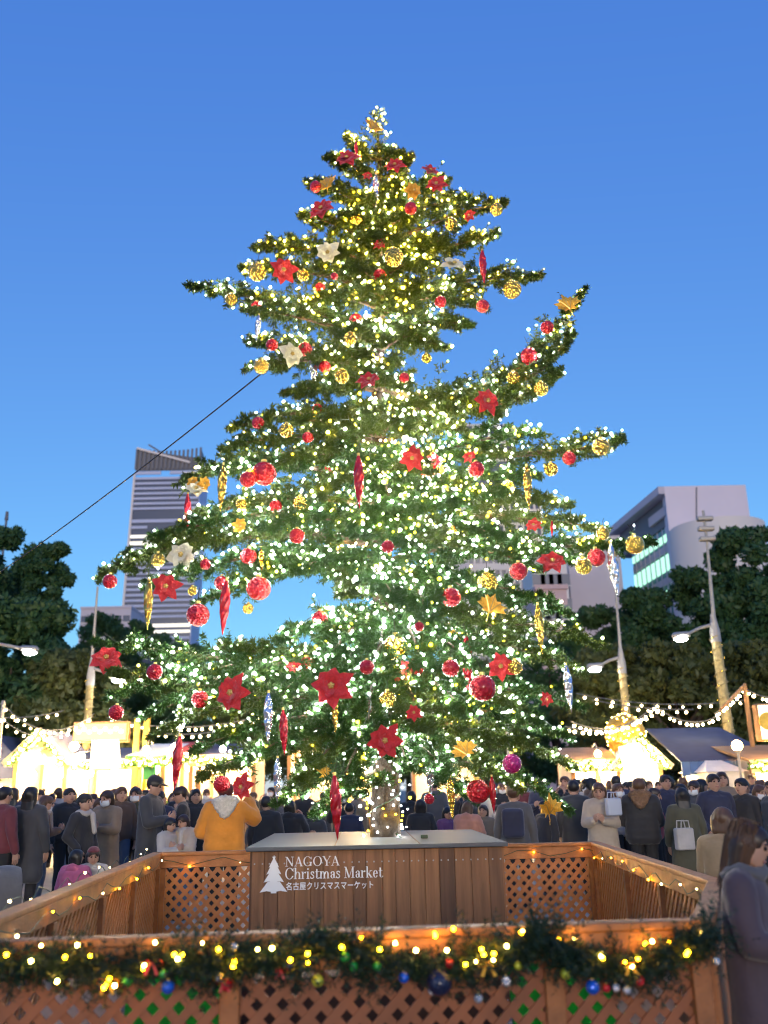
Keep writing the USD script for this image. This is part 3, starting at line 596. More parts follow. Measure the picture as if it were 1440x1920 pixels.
# ornaments: (kind, column, row, half size in picture units, label words)
RB, GB, RS, GS, SS, RF, GF, CF, GL, MB = 'red_bauble', 'gold_bauble', 'red_spindle', 'gold_spindle', 'silver_spindle', 'red_flower', 'gold_flower', 'cream_flower', 'gold_leaf', 'magenta_bauble'
ORN = [(GL,700,238,20),(RF,650,300,24),(RS,668,280,20),(RF,740,312,20),(RF,806,322,18),(RF,818,347,20),(GL,613,346,22),(RB,592,350,11),(RF,690,330,10),(RF,604,394,25),(GF,775,358,18),(RB,770,391,12),
 (SS,705,357,36),(GB,669,407,14),(GB,931,393,12),(GB,846,420,12),(RF,880,404,12),(GB,482,510,17),(RF,530,507,25),(CF,616,474,22),(GB,568,516,11),(RF,713,459,14),(GB,738,482,18),(RB,712,516,12),(RB,600,540,10),(RB,627,518,7),
 (CF,852,498,24),(RS,906,500,36),(GB,960,543,17),(RB,826,566,11),(RB,905,574,12),(RB,667,600,12),(GB,433,561,11),(RB,482,577,12),(SS,483,615,28),(RB,510,647,11),(CF,547,664,22),(RB,572,655,13),(GB,490,687,14),(SS,588,688,42),(RB,609,688,11),
 (GB,641,706,13),(GB,657,635,12),(RF,693,715,22),(RB,758,708,9),(GB,800,672,9),(GL,1064,572,24),(RB,1026,614,12),(RB,993,668,16),(GB,962,708,12),(GB,1015,729,13),(RF,912,752,24),
 (RB,484,793,11),(GB,537,807,13),(RB,577,820,10),(GB,630,786,12),(RB,595,766,9),(RB,495,888,21),(RB,465,899,14),(RF,615,889,14),(RS,673,902,48),(RF,775,858,22),(RB,804,870,22),(GB,826,880,9),(RF,882,857,13),(RB,893,880,14),
 (GB,1127,838,15),(RB,1067,859,12),(GB,1033,880,12),(GB,952,915,13),(GS,990,913,40),(CF,368,919,20),(GF,362,902,10),(GF,384,906,12),(RS,352,959,32),(GS,416,914,42),(GB,452,945,10),(RB,517,949,11),(GB,562,943,12),
 (RB,557,1005,13),(RB,466,1043,14),(GS,490,1050,22),(GF,450,985,13),(CF,342,1041,26),(GB,296,1050,12),(RB,206,1090,12),(GS,278,1133,42),(RF,310,1100,24),(RB,415,1093,12),(RB,385,1058,9),(RS,421,1138,46),(RB,485,1103,20),(RB,371,1153,19),(GB,361,1108,8),(GB,465,1141,9),
 (RB,600,1160,13),(RB,727,1025,11),(GB,845,996,11),(RS,1035,991,14),(RF,1000,986,14),(GB,1130,1000,11),(GB,1190,1021,16),(RB,1118,1045,15),(GB,1094,1062,14),(SS,1151,1068,46),(RF,1036,1055,24),(RB,972,1071,15),(GB,914,1093,17),(RB,846,1120,16),(GL,920,1138,26),(GS,1012,1178,40),(RB,786,1175,8),
 (RF,200,1236,26),(RB,290,1260,13),(RB,375,1311,14),(RF,436,1300,30),(RB,218,1336,12),(RS,332,1430,42),(RF,550,1252,13),(RB,575,1248,14),(RF,622,1288,33),(GS,628,1338,30),(RS,626,1385,34),(RS,532,1373,36),(SS,503,1345,40),(RB,688,1251,12),(GB,741,1214,20),(RF,765,1260,26),(GF,850,1194,14),(RB,845,1253,14),(RS,876,1246,48),(RB,905,1290,21),(RF,940,1248,22),(GB,966,1251,12),(SS,1066,1290,38),(RF,1023,1310,12),
 (GB,727,1312,14),(RF,776,1336,13),(RF,720,1388,27),(SS,806,1440,46),(RB,805,1498,8),(GL,870,1407,22),(MB,960,1432,15),(RB,896,1484,18),(RS,924,1490,28),(GS,846,1495,32),(GL,1030,1515,22),(GL,620,1450,25),(RS,630,1512,48),(SS,520,1462,34),(RF,455,1476,20),(RB,416,1470,13)]

# materials and shapes of the ornaments
def shiny(name, col, rough, metal, bump):
    n = {"t": ("texture_coordinate", {}), "v": ("voronoi_texture", {"scale": 4.5, "feature": "smooth_f1"}), "b": ("bump", {"strength": bump, "distance": .12}), "p": ("principled_bsdf", {"base_color": col, "roughness": rough, "metallic": metal, "coat_weight": .6, "coat_roughness": .06})}
    LOOK[name] = usdkit.material(stage, '/World/Looks/' + name, n, [("t.object", "v.vector"), ("v.distance", "b.height"), ("b.normal", "p.normal")], surface="p.BSDF")
    return LOOK[name]
RED = shiny('red_gloss', (.58, .012, .022), .22, .45, .5)
GOLDM = shiny('gold_gloss', (.95, .60, .09), .16, .9, .7)
SILV = shiny('silver_gloss', (.80, .80, .84), .16, .9, .4)
MAG = shiny('magenta_gloss', (.45, .01, .16), .25, .4, .4)
FELT = mat('red_felt', (.56, .018, .022), .75, var=.25, scale=9, sheen=.4)
GOLDF = mat('gold_foil', (.80, .42, .05), .42, metal=.55, var=.3, scale=9, bump=.3)
CREAMF = mat('cream_felt', (.70, .66, .48), .75, var=.15, scale=9)
CAP = mat('gold_cap', (.7, .5, .15), .3, metal=.9)
CORD = mat('thin_cord', (.05, .05, .03), .8)
def make_bauble(name, m, M, label, grp):
    t = thing(name, label, 'bauble', M, grp)
    b = trimesh.creation.icosphere(3, 1.0); b.vertices *= 1 + .03 * (meshkit.noise(b.vertices * 3.2)[:, None] - .5)
    obj('ball', b, m, t, smooth=True)
    obj('cap', trimesh.creation.cylinder(.22, .26, sections=12).apply_translation([0, 0, 1.06]), CAP, t, smooth=40)
    obj('cord', tube([V(0, 0, 1.15), V(.03, .2, 1.7), V(0, .5, 2.3)], .03, 5), CORD, t)
    return t
def make_spindle(name, m, M, label, grp):
    t = thing(name, label, 'ornament', M, grp)
    z = np.array([-1, -.86, -.6, -.3, 0, .25, .5, .72, .88, .97]); r = np.array([.008, .035, .085, .135, .165, .175, .155, .11, .06, .035])
    n = 24; ang = np.arange(n) * 2 * np.pi / n
    zz = np.interp(np.linspace(-1, .97, 34), z, z); rr = np.interp(zz, z, r)
    a = ang[None] + zz[:, None] * 2.4; rad = rr[:, None] * (1 + .13 * np.cos(6 * ang)[None])
    v = np.stack([rad * np.cos(a), rad * np.sin(a), np.repeat(zz[:, None], n, 1)], -1).reshape(-1, 3)
    i, j = np.meshgrid(np.arange(33), np.arange(n), indexing='ij')
    f = np.stack([i * n + j, i * n + (j + 1) % n, (i + 1) * n + (j + 1) % n, (i + 1) * n + j], -1).reshape(-1, 4)
    obj('body', (v, f), m, t, smooth=True)
    obj('cap', trimesh.creation.cylinder(.055, .1, sections=10).apply_translation([0, 0, 1.0]), CAP, t, smooth=40)
    obj('cord', tube([V(0, 0, 1.03), V(0, .05, 1.2), V(0, .12, 1.4)], .012, 5), CORD, t)
    return t
def petal(L, W, lift, g):
    """a pointed leaf along +x, creased along its rib, with a wavy edge"""
    s = np.linspace(0, 1, 7); w = W * np.sin(np.pi * np.clip(s, 0, 1)**.75) ** .9; w[-1] = 0; w[0] = W * .12
    z = lift * s + .10 * np.sin(s * 3.1)
    e = g.uniform(-.05, .05, 7)
    top = np.concatenate([np.stack([L * s, w + e * .3, z + .07 * (w / W) + e], 1), np.stack([L * s, s * 0, z], 1), np.stack([L * s, -w + e * .3, z + .07 * (w / W) - e], 1)])
    f = []
    for r in (0, 7):
        for k in range(6): f += [(r + k, r + 7 + k, r + k + 1), (r + k + 1, r + 7 + k, r + 8 + k)]
    f = np.array(f); v = np.vstack([top, top - V(0, 0, .035)])
    return trimesh.Trimesh(v, np.vstack([f, f[:, ::-1] + 21]), process=False)
def make_flower(name, m, M, label, grp, cat_='flower'):
    t = thing(name, label, cat_, M, grp); g = np.random.default_rng(len(name))
    for ring, (n, L, W, lift) in enumerate(((7, 1.08, .38, .10), (5, .78, .30, .36))):
        for k in range(n):
            p = petal(L * g.uniform(.7, 1.15), W * g.uniform(.8, 1.2), lift + g.uniform(-.3, .25), g); p.apply_transform(mat4((0, 0, .03 * ring), rz=2 * np.pi * k / n + .3 * ring + g.uniform(-.15, .15))); obj('petal', p, m, t)
    q = [trimesh.creation.icosphere(1, .08).apply_translation([.1 * math.cos(a), .1 * math.sin(a), .3]) for a in np.arange(5) * 1.257] + [trimesh.creation.icosphere(1, .09).apply_translation([0, 0, .33])]
    obj('flower_center', cat(q), CAP, t, smooth=True)
    return t
def make_leaf(name, m, M, label, grp):
    t = thing(name, label, 'leaf ornament', M, grp)
    pts = [(0, -.95), (.05, -.35), (.5, -.55), (.42, -.3), (.95, -.2), (.75, .05), (1.0, .35), (.55, .32), (.5, .6), (.25, .5), (0, 1.05), (-.25, .5), (-.5, .6), (-.55, .32), (-1.0, .35), (-.75, .05), (-.95, -.2), (-.42, -.3), (-.5, -.55), (-.05, -.35)]
    e = extr(Polygon(pts), .05).subdivide().subdivide(); v = e.vertices; e.vertices[:, 2] += .22 * np.abs(v[:, 0]) + .08 * np.sin(5 * v[:, 1] + 3 * v[:, 0])
    obj('blade', e, m, t, smooth=30)
    for a in (-.9, 0, .9): obj('rib', tube([V(0, -.4, .07), V(.45 * math.sin(a), .0 + .3 * math.cos(a), .12 + .1 * abs(math.sin(a))), V(.85 * math.sin(a), .85 * math.cos(a), .12 + .22 * abs(.85 * math.sin(a)))], [.04, .03, .015], 5), CAP, t)
    obj('stem', tube([V(0, -.9, .03), V(.04, -1.15, .06)], .04, 5), CAP, t)
    return t
MAKERS = {RB: (make_bauble, RED), GB: (make_bauble, GOLDM), MB: (make_bauble, MAG), RS: (make_spindle, RED), GS: (make_spindle, GOLDM), SS: (make_spindle, SILV), RF: (make_flower, FELT), GF: (make_flower, GOLDF), CF: (make_flower, CREAMF), GL: (make_leaf, GOLDF)}
WORDS = {RB: ('red bauble', 'shiny red bauble'), GB: ('gold bauble', 'mirror gold bauble'), MB: ('magenta bauble', 'magenta bauble'), RS: ('red spindle', 'pointed red spindle ornament'), GS: ('gold spindle', 'pointed gold spindle ornament'), SS: ('silver spindle', 'pointed silver spindle ornament'), RF: ('red flower', 'red felt poinsettia'), GF: ('gold flower', 'gold foil flower'), CF: ('cream flower', 'cream felt flower'), GL: ('gold leaf', 'gold maple leaf ornament')}
def zone(x, y):
    v = 'very top' if y < 330 else 'upper crown' if y < 560 else 'upper middle' if y < 780 else 'middle' if y < 1010 else 'lower middle' if y < 1200 else 'bottom boughs' if y < 1420 else 'lowest boughs'
    c = 700; h = 'far left' if x < 400 else 'left' if x < 600 else 'centre' if x < 800 else 'right' if x < 980 else 'far right'
    return v, h
first, used = {}, set()
def orn_label(i):
    k, x, y, r = ORN[i]; sz = 'small ' if r <= 11 else 'large ' if r >= 19 and k in (RB, GB) else 'huge ' if r > 28 and k == RF else ''
    v, h = zone(x, y)
    near = sorted(((math.hypot(o[1] - x, o[2] - y), j) for j, o in enumerate(ORN) if j != i and (o[0] != k)))
    for d, j in near[:14]:
        o = ORN[j]; dx, dy = x - o[1], y - o[2]
        rel = ('right of' if dx > 0 else 'left of') if abs(dx) > abs(dy) else ('below' if dy > 0 else 'above')
        lab = f"{sz}{WORDS[k][1]} {rel} a {WORDS[o[0]][0]}, {h} side, {v}".replace('centre side', 'centre')
        if lab not in used and len(lab.replace(',', '').split()) <= 16: used.add(lab); return lab
for i, (k, x, y, r) in enumerate(ORN):
    flat = k in (RF, GF, CF, GL)
    d, ow, sp = hang_point(x, y, y - (r if not flat else 0) - 4)
    if flat: d -= .05
    d = min(max(d, 6.0), 9.2)
    c = P(x, y, d); s = r * (d * math.cos(PITCH)) / F * 1.22
    lab = orn_label(i)
    fn, m = MAKERS[k]
    if flat:
        fwd = EYE - c; yaw = math.atan2(fwd[0], -fwd[1]) ; M = mat4((0, 0, 0), rz=gt.uniform(-1.5, 1.5) if k != GL else gt.uniform(-.5, .5))
        M = mat4(c, rz=gt.uniform(-.5, .5), rx=math.pi / 2 + gt.uniform(-.7, .45)) @ M @ np.diag([s, s, s, 1])
    else:
        M = mat4(c, rz=gt.uniform(0, 6.28), rx=gt.uniform(-.05, .05), ry=gt.uniform(-.05, .05) if k not in (RS, GS, SS) else gt.uniform(-.07, .07), s=s)
    grp = {'b': 'baubles on the tree', 's': 'pointed ornaments on the tree', 'f': 'felt flowers on the tree', 'l': 'leaf ornaments on the tree'}[k.split('_')[1][0]]
    if k in first: dup(first[k], M, lab, grp)
    else: first[k] = fn(k, m, M, lab, grp)
    extra[ow].append((sp, c + V(0, .06, s * (1.2 if not flat else .2))))

# foliage, bough by bough
bulb_spots, wires = [], []
for i, (b0, tip, fr) in enumerate(boughs):
    c = curves[i]; L = np.linalg.norm(np.diff(c, axis=0), axis=1).sum()
    hz = (b0[2] - T0[2]) / (T1[2] - T0[2])
    br = obj('bough', tube(c, np.linspace(.016 + .014 * L, .005, 15), 6), WOOD, TREE, smooth=60)
    nt = int(18 + 24 * L)
    t = np.linspace(.12 if L > .8 else .02, 1.0, nt) + gt.uniform(-.02, .02, nt)
    t = np.clip(t, 0, 1); pos = np.stack([np.interp(t, np.linspace(0, 1, 15), c[:, k]) for k in range(3)], 1)
    T = np.gradient(c, axis=0); T = np.stack([np.interp(t, np.linspace(0, 1, 15), T[:, k]) for k in range(3)], 1); T /= np.linalg.norm(T, axis=1, keepdims=True)
    S = np.cross(T, V(0, 0, 1)); S /= np.linalg.norm(S, axis=1, keepdims=True) + 1e-9; U = np.cross(S, T)
    al = gt.uniform(.55, 1.15, nt); sgn = np.where(np.arange(nt) % 2, 1, -1); el = gt.uniform(-.45, .6, nt)
    ln = np.clip((.125 + .175 * L) * (1.12 - t)**.7, .08, .42) * gt.uniform(.7, 1.2, nt)
    al = np.where(t > .9, al * .5, al)
    D = T * np.cos(al)[:, None] + S * (np.sin(al) * sgn * np.cos(el))[:, None] + U * (np.sin(al) * np.sin(el))[:, None]
    st, dr, le = [], [], []
    K = 7
    for q in range(K):                          # side twigs along every twig, and its own end
        s = gt.uniform(.1, .95, nt) if q else np.zeros(nt)
        a2 = gt.uniform(.35, .9, nt) * np.where(gt.random(nt) < .5, 1, -1) if q else np.zeros(nt)
        n2 = np.cross(D, U + gt.normal(size=(nt, 3)) * .35); n2 /= np.linalg.norm(n2, axis=1, keepdims=True)
        d2 = D * np.cos(a2)[:, None] + n2 * np.sin(a2)[:, None] + V(0, 0, -.10)
        st.append(pos + D * (ln * s)[:, None]); dr.append(d2 / np.linalg.norm(d2, axis=1, keepdims=True)); le.append(ln if q == 0 else np.clip(ln * (1 - s * .6) * gt.uniform(.35, .6, nt), .06, .22))
    for sp, e in extra[i]:                      # twigs that carry the ornaments
        dd = e - sp; l_ = np.linalg.norm(dd) + 1e-6
        for q in range(3): st.append((sp + dd * .25 * q)[None]); d2 = dd / l_ + gt.normal(size=3) * .3 * (q > 0); dr.append((d2 / np.linalg.norm(d2))[None]); le.append(np.array([min(l_ * (1 - .25 * q) + .03, .5)]))
    st, dr, le = np.vstack(st), np.vstack(dr), np.concatenate(le)
    per = 19 if fr != 2 else 11
    v = needles(st, dr, le, .056, .0135 if fr != 2 else .015, per, gt)
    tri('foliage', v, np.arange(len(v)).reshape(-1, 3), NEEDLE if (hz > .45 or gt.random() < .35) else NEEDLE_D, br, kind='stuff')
    ends = st + dr * le[:, None]
    n = int((20 + 21 * L) * (.45 if fr == 2 else 1.0))
    w = np.exp(-1.2 * (ends[:, 1] - ends[:, 1].min())) ; w *= .4 + (ends[:, 2] > np.interp(0, [0], [c[:, 2].mean()])) * .5
    pk = gt.choice(len(ends), min(n, len(ends)), replace=False, p=w / w.sum())
    bulb_spots.append(np.column_stack([ends[pk] + gt.normal(size=(len(pk), 3)) * .012 + V(0, -.015, .012), np.full(len(pk), hz), np.full(len(pk), fr)]))
    q = np.linspace(.1, 1, max(4, int(11 * L)))  # a line of lights laid along the bough itself
    lp = np.stack([np.interp(q, np.linspace(0, 1, 15), c[:, k]) for k in range(3)], 1) + V(0, -.03, .05) + gt.normal(size=(len(q), 3)) * .025
    bulb_spots.append(np.column_stack([lp, np.full(len(q), hz), np.full(len(q), 5 if fr == 0 else fr)]))
    wires.append(tube(lp, .004, 3))
# leader shoots at the very top
lead = []
for k in range(40):
    s = k / 40; p = T1 + V(0, 0, -.75 * s); a = k * 2.4
    lead.append((p, V(math.cos(a) * .75, math.sin(a) * .75, .75), .10 + .22 * s))
ld = np.array([x[1] for x in lead]); ld /= np.linalg.norm(ld, axis=1, keepdims=True)
v = needles(np.array([x[0] for x in lead]), ld, np.array([x[2] for x in lead]), .045, .01, 26, gt)
tri('leader_foliage', v, np.arange(len(v)).reshape(-1, 3), NEEDLE, TREE, kind='stuff')
lp = np.array([x[0] + x[1] * x[2] * .9 for x in lead]) + gt.normal(size=(40, 3)) * .01
bulb_spots.append(np.column_stack([lp, np.full(40, .98), np.ones(40)]))
bs = np.vstack(bulb_spots)
q_ = np.clip(gt.normal(size=(70, 3)), -2, 2) * V(.16, .12, .09) + P(775, 850, 7.35)
bs = np.vstack([bs, np.column_stack([q_, np.full(70, .5), np.full(70, 5)])])
bs = bs[(bs[:, 4] == 5) & (gt.random(len(bs)) < .8) | (gt.random(len(bs)) < np.clip((meshkit.fbm(bs[:, :3] * 2.3, 3, 11) - .36) * 4.2, .06, .92))]     # lights bunch on some boughs and leave others dark
# lights wrapped round the trunk
tk = []
for k in range(430):
    s = .20 * (k / 210) if k < 210 else .20 + .62 * (k - 210) / 220; a = k * 1.7; q = T0 + (T1 - T0) * s; rr = .15 + .07 * (k % 3 == 0) if k < 210 else (.16 + .10 * gt.random()) * (1.15 - s)
    tk.append(q + V(math.cos(a) * rr, math.sin(a) * rr, 0) + gt.normal(size=3) * .012)
tk = np.array(tk)
FOOT = emit('foot_bulb', (.86, .94, 1.0), 22.0)
def light_string(label, pts, cool_p, gold_p, ivory_p, r=(.0058, .0148)):
    t = thing('light_string', label, 'string lights')
    n = len(pts); order = np.argsort(pts[:, 1] + gt.normal(size=n) * .5); pts = pts[order]
    kind = np.where(gt.random(n) < cool_p, 1, np.where(gt.random(n) < gold_p, 2, np.where(gt.random(n) < ivory_p, 3, 0))); rs = r[0] + (r[1] - r[0]) * gt.random(n)**1.7
    mm = {0: BULB_WARM, 1: BULB_COOL, 2: BULB_GOLD, 3: BULB_IVORY}
    if 'foot' in label: mm = {0: FOOT, 1: FOOT, 2: BULB_GOLD, 3: FOOT}
    for k in range(min(n, 295)): bulb(pts[k], rs[k], mm[int(kind[k])], t)
    for q, nm in ((0, 'warm_bulb'), (1, 'cool_bulb'), (2, 'gold_bulb'), (3, 'ivory_bulb')):
        sel = np.arange(n)[(np.arange(n) >= 295) & (kind == q)]
        if len(sel): bulbs_joined(pts[sel], rs[sel], mm[q], t, nm)
    return t
ls = light_string('warm white and yellow lights wound through the top of the tree', bs[bs[:, 3] > .66][:, :3], .10, .45, .25)
light_string('mixed yellow and white lights wound through the middle of the tree', bs[(bs[:, 3] <= .66) & (bs[:, 3] > .36)][:, :3], .46, .32, .7)
light_string('cool white lights wound through the broad lower boughs of the tree', bs[bs[:, 3] <= .36][:, :3], .74, .3, .85)
light_string('white and gold lights wound up the trunk inside the tree', tk[210:], .6, .3, .7)
light_string('dense white and gold lights wrapped round the bare foot of the trunk', tk[:210], .6, .65, .6, (.009, .017))
# light cable spirals round the trunk and the boughs
wt = thing('light_cable', 'thin dark cable of the tree lights spiralling up the trunk', 'cable')
obj('cable', tube([T0 + (T1 - T0) * s + V(math.cos(s * 120) * .14 * (1.05 - s), math.sin(s * 120) * .14 * (1.05 - s), 0) for s in np.linspace(.0, .93, 400)], .006, 4), WIRE, wt)
tri('bough_wire', *(lambda m_: (np.array(m_.vertices), np.array(m_.faces)))(cat(wires)), WIRE, wt, kind='stuff')
obj('plug', rbox(T0[0] + .30, T0[0] + .36, TD - .5, TD - .46, 1.202, 1.232, .008), WIRE, wt)
obj('lead', tube([T0 + V(.1, -.1, .05), T0 + V(.16, -.3, .012), T0 + V(.28, -.42, .008), T0 + V(.33, -.48, .012), T0 + V(.5, -.45, .008), T0 + V(.8, -.3, .008)], .008, 6), WIRE, wt)
# guy wire
A, B = P(535, 664, TD), P(-120, 1152, 17.0)
w_ = thing('guy_wire', 'long dark guy wire running from the tree down to the left', 'cable')
obj('wire', tube([A + (B - A) * s + V(0, 0, -.12 * 4 * s * (1 - s)) for s in np.linspace(0, 1, 30)], .0085, 6), mat('dark_cable', (.03, .035, .05), .6), w_)
obj('clamp', tube([A, A + (B - A) * .012], .03, 8), STEEL, w_)
dn = (B - A) / np.linalg.norm(B - A); obj('wire_end', tube([B, B + dn * (B[2] / -dn[2])], .012, 6), mat('dark_cable', 0), w_)
tg = on_trunk(740); obj('trunk_loop', tube([A, lerp(A, tg, .5), tg], .008, 6), mat('dark_cable', 0), w_)
# ---------------------------------------------------------------- planter box with planks, lid and lettering
PLANKS = [mat(f'plank_{n}', c, .65, var=.45, scale=3.0, stretch=(6, 6, .35), bump=.25, bscale=40) for n, c in (('dark', (.185, .080, .033)), ('brown', (.24, .105, .042)), ('ruddy', (.27, .118, .045)), ('deep', (.125, .055, .025)))]
FENCE = [mat(f'fence_{n}', c, .6, var=.35, scale=2.5, stretch=(3, 3, 3), bump=.2) for n, c in (('orange', (.37, .14, .042)), ('russet', (.30, .108, .034)))]
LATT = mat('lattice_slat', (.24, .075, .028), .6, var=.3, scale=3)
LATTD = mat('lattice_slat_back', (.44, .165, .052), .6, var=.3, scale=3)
LID = mat('grey_lid', (.07, .074, .082), .55, var=.12, scale=3)
INK = mat('white_lettering', (.80, .77, .74), .6)
fm_ = G(706.5, 1583.5, 1.2); ex = V(math.cos(.03), math.sin(.03), 0); ey = V(-ex[1], ex[0], 0); BD = 2.3
def along_x(px, py):                        # where a ray meets the upright plane of the box front
    r = ray(px, py); s = ((fm_ - EYE) @ ey) / (r @ ey); return (EYE + r * s - fm_) @ ex
xa_, xb_ = along_x(468, 1590), along_x(945, 1577); fa, fb = fm_ + ex * xa_, fm_ + ex * xb_; BW = xb_ - xa_
BOX = np.eye(4); BOX[:3, 0], BOX[:3, 1], BOX[:3, 3] = ex, ey, V(fa[0], fa[1], 0)
pb = thing('planter_box', 'dark planked planter box with grey lid and white lettering under the decorated conifer', 'planter', BOX)
g3 = np.random.default_rng(3)
def planks(n, L, place, seq=None):
    e = np.cumsum(np.r_[0, g3.uniform(.8, 1.2, n)]); e = e / e[-1] * L
    for k in range(n):
        m = rbox(e[k] + .001, e[k + 1] - .001, 0, .024 + .004 * g3.random(), .01, 1.165, .003)
        q = tm(m); q.apply_transform(place); obj('plank', q, PLANKS[seq[k % len(seq)] if seq else g3.integers(4)], pb, smooth=30)
planks(17, BW - .04, mat4((.02, 0, 0)), [1, 0, 1, 2, 0, 1, 1, 0, 1, 2, 1, 2, 2, 3, 1, 1, 0])
planks(15, BD - .1, mat4((.026, .04, 0), rz=math.pi / 2)); planks(15, BD - .1, mat4((BW - .026, BD - .06, 0), rz=-math.pi / 2))
obj('back_board', bx(.03, BW - .03, BD - .05, BD - .03, 0, 1.16), PLANKS[0], pb)
obj('lid', rbox(-.025, BW + .025, -.03, BD, 1.168, 1.2, .006), LID, pb, smooth=30)
for k in (1, 2): obj('lid_seam', bx(BW * k / 3 - .004, BW * k / 3 + .004, -.0, BD - .02, 1.2005, 1.203), PLANKS[3], pb)
sc_ = [trimesh.creation.cylinder(.006, .004, sections=8).apply_transform(mat4((x + dx_, -.0055, z), rx=math.pi / 2)) for x in np.arange(.07, BW, BW / 17.2) for dx_ in (-.03, .03) for z in (.12, 1.08)]
obj('screw_heads', cat(sc_), STEEL, pb, kind='stuff')
# lettering: a fir tree mark and three lines
CJK = json.loads('''{"名":[[[9,23,4,34,30,42,44,49,30,62,29,66,14,58,6,67,28,82,48,103,60,100,56,91,95,91,102,86,93,70,65,44,103,41,103,-10,92,-11,90,-5,42,-5,39,-11,30,-11,28,-9,27,26],[42,31,41,7,90,7,90,30],[44,78,37,71,58,56,74,68,82,78]]],"古":[[[5,69,4,79,6,81,52,82,54,103,66,102,67,82,114,81,114,69,67,68,67,47,102,45,102,-10,90,-10,88,-6,32,-6,29,-11,18,-11,17,44,19,46,52,47,52,68],[31,8,88,7,88,33,31,33]]],"屋":[[[2,-5,12,26,15,96,107,96,107,67,105,66,28,65,28,61,111,60,110,50,93,49,110,32,110,30,104,25,105,23,105,13,75,12,74,4,114,2,114,-7,22,-7,20,0,13,-10],[74,31,74,24,99,24,94,31],[28,79,94,78,94,85,28,85],[62,50,54,41,57,41,78,44,75,49],[21,4,60,3,60,12,31,13,30,22,60,24,60,29,32,28,29,36,27,37],[27,39,34,41,42,49,28,49]]],"ク":[[[10,46,11,49,23,58,35,70,43,81,52,99,65,95,61,82,97,82,106,75,91,40,78,22,55,3,34,-6,31,-6,23,0,22,3,46,14,59,23,77,44,87,68,51,68,22,40,19,39]]],"リ":[[[42,2,42,4,65,15,74,25,79,41,80,91,93,92,94,50,92,33,87,19,74,4,58,-4,50,-6]],[[25,30,25,91,38,91,38,31]]],"ス":[[[10,4,10,6,30,17,46,29,64,48,77,70,77,73,22,72,20,74,21,86,91,86,97,81,86,57,76,40,107,7,109,3,104,-1,98,-4,85,10,66,29,39,6,19,-4]]],"マ":[[[11,70,11,84,104,84,112,78,112,75,94,50,69,24,85,4,86,0,79,-5,75,-6,46,24,26,41,26,44,33,50,36,50,58,34,79,54,90,70]]],"ー":[[[10,40,11,53,109,52,109,40,107,38,12,38]]],"ケ":[[[6,42,6,44,15,53,27,70,37,97,50,94,45,75,109,76,111,73,110,61,80,61,76,39,69,21,59,7,42,-6,31,0,30,3,41,10,54,24,62,42,65,61,39,61,18,36,15,36]]],"ッ":[[[34,-2,34,0,55,10,72,25,83,44,89,66,91,67,102,63,100,52,91,29,70,4,44,-10,42,-10]],[[47,65,50,68,59,69,68,45,67,41,57,38]],[[19,59,28,64,32,62,42,37,41,34,30,31]]],"ト":[[[38,94,52,94,52,63,86,50,103,41,99,31,97,29,52,47,51,-4,38,-4]]]}''')
def glyph_poly(ch):
    return union_all([Polygon(list(zip(r[0][0::2], r[0][1::2])), [list(zip(h[0::2], h[1::2])) for h in r[1:]]).buffer(0) for r in CJK[ch]])
def st(x0, y0, x1, y1, w): return LineString([(x0, y0), (x1, y1)]).buffer(w / 2, cap_style=2)
def hb(x, y, w, h=.045): return sbox(x - w / 2, y, x + w / 2, y + h)
def bowl(cx, cy, rx, ry, tx, ty): return affinity.scale(Point(cx, cy).buffer(1, 24), rx, ry).difference(affinity.scale(Point(cx, cy).buffer(1, 24), rx - tx, ry - ty))
TK, TN, XH = .135, .045, .64
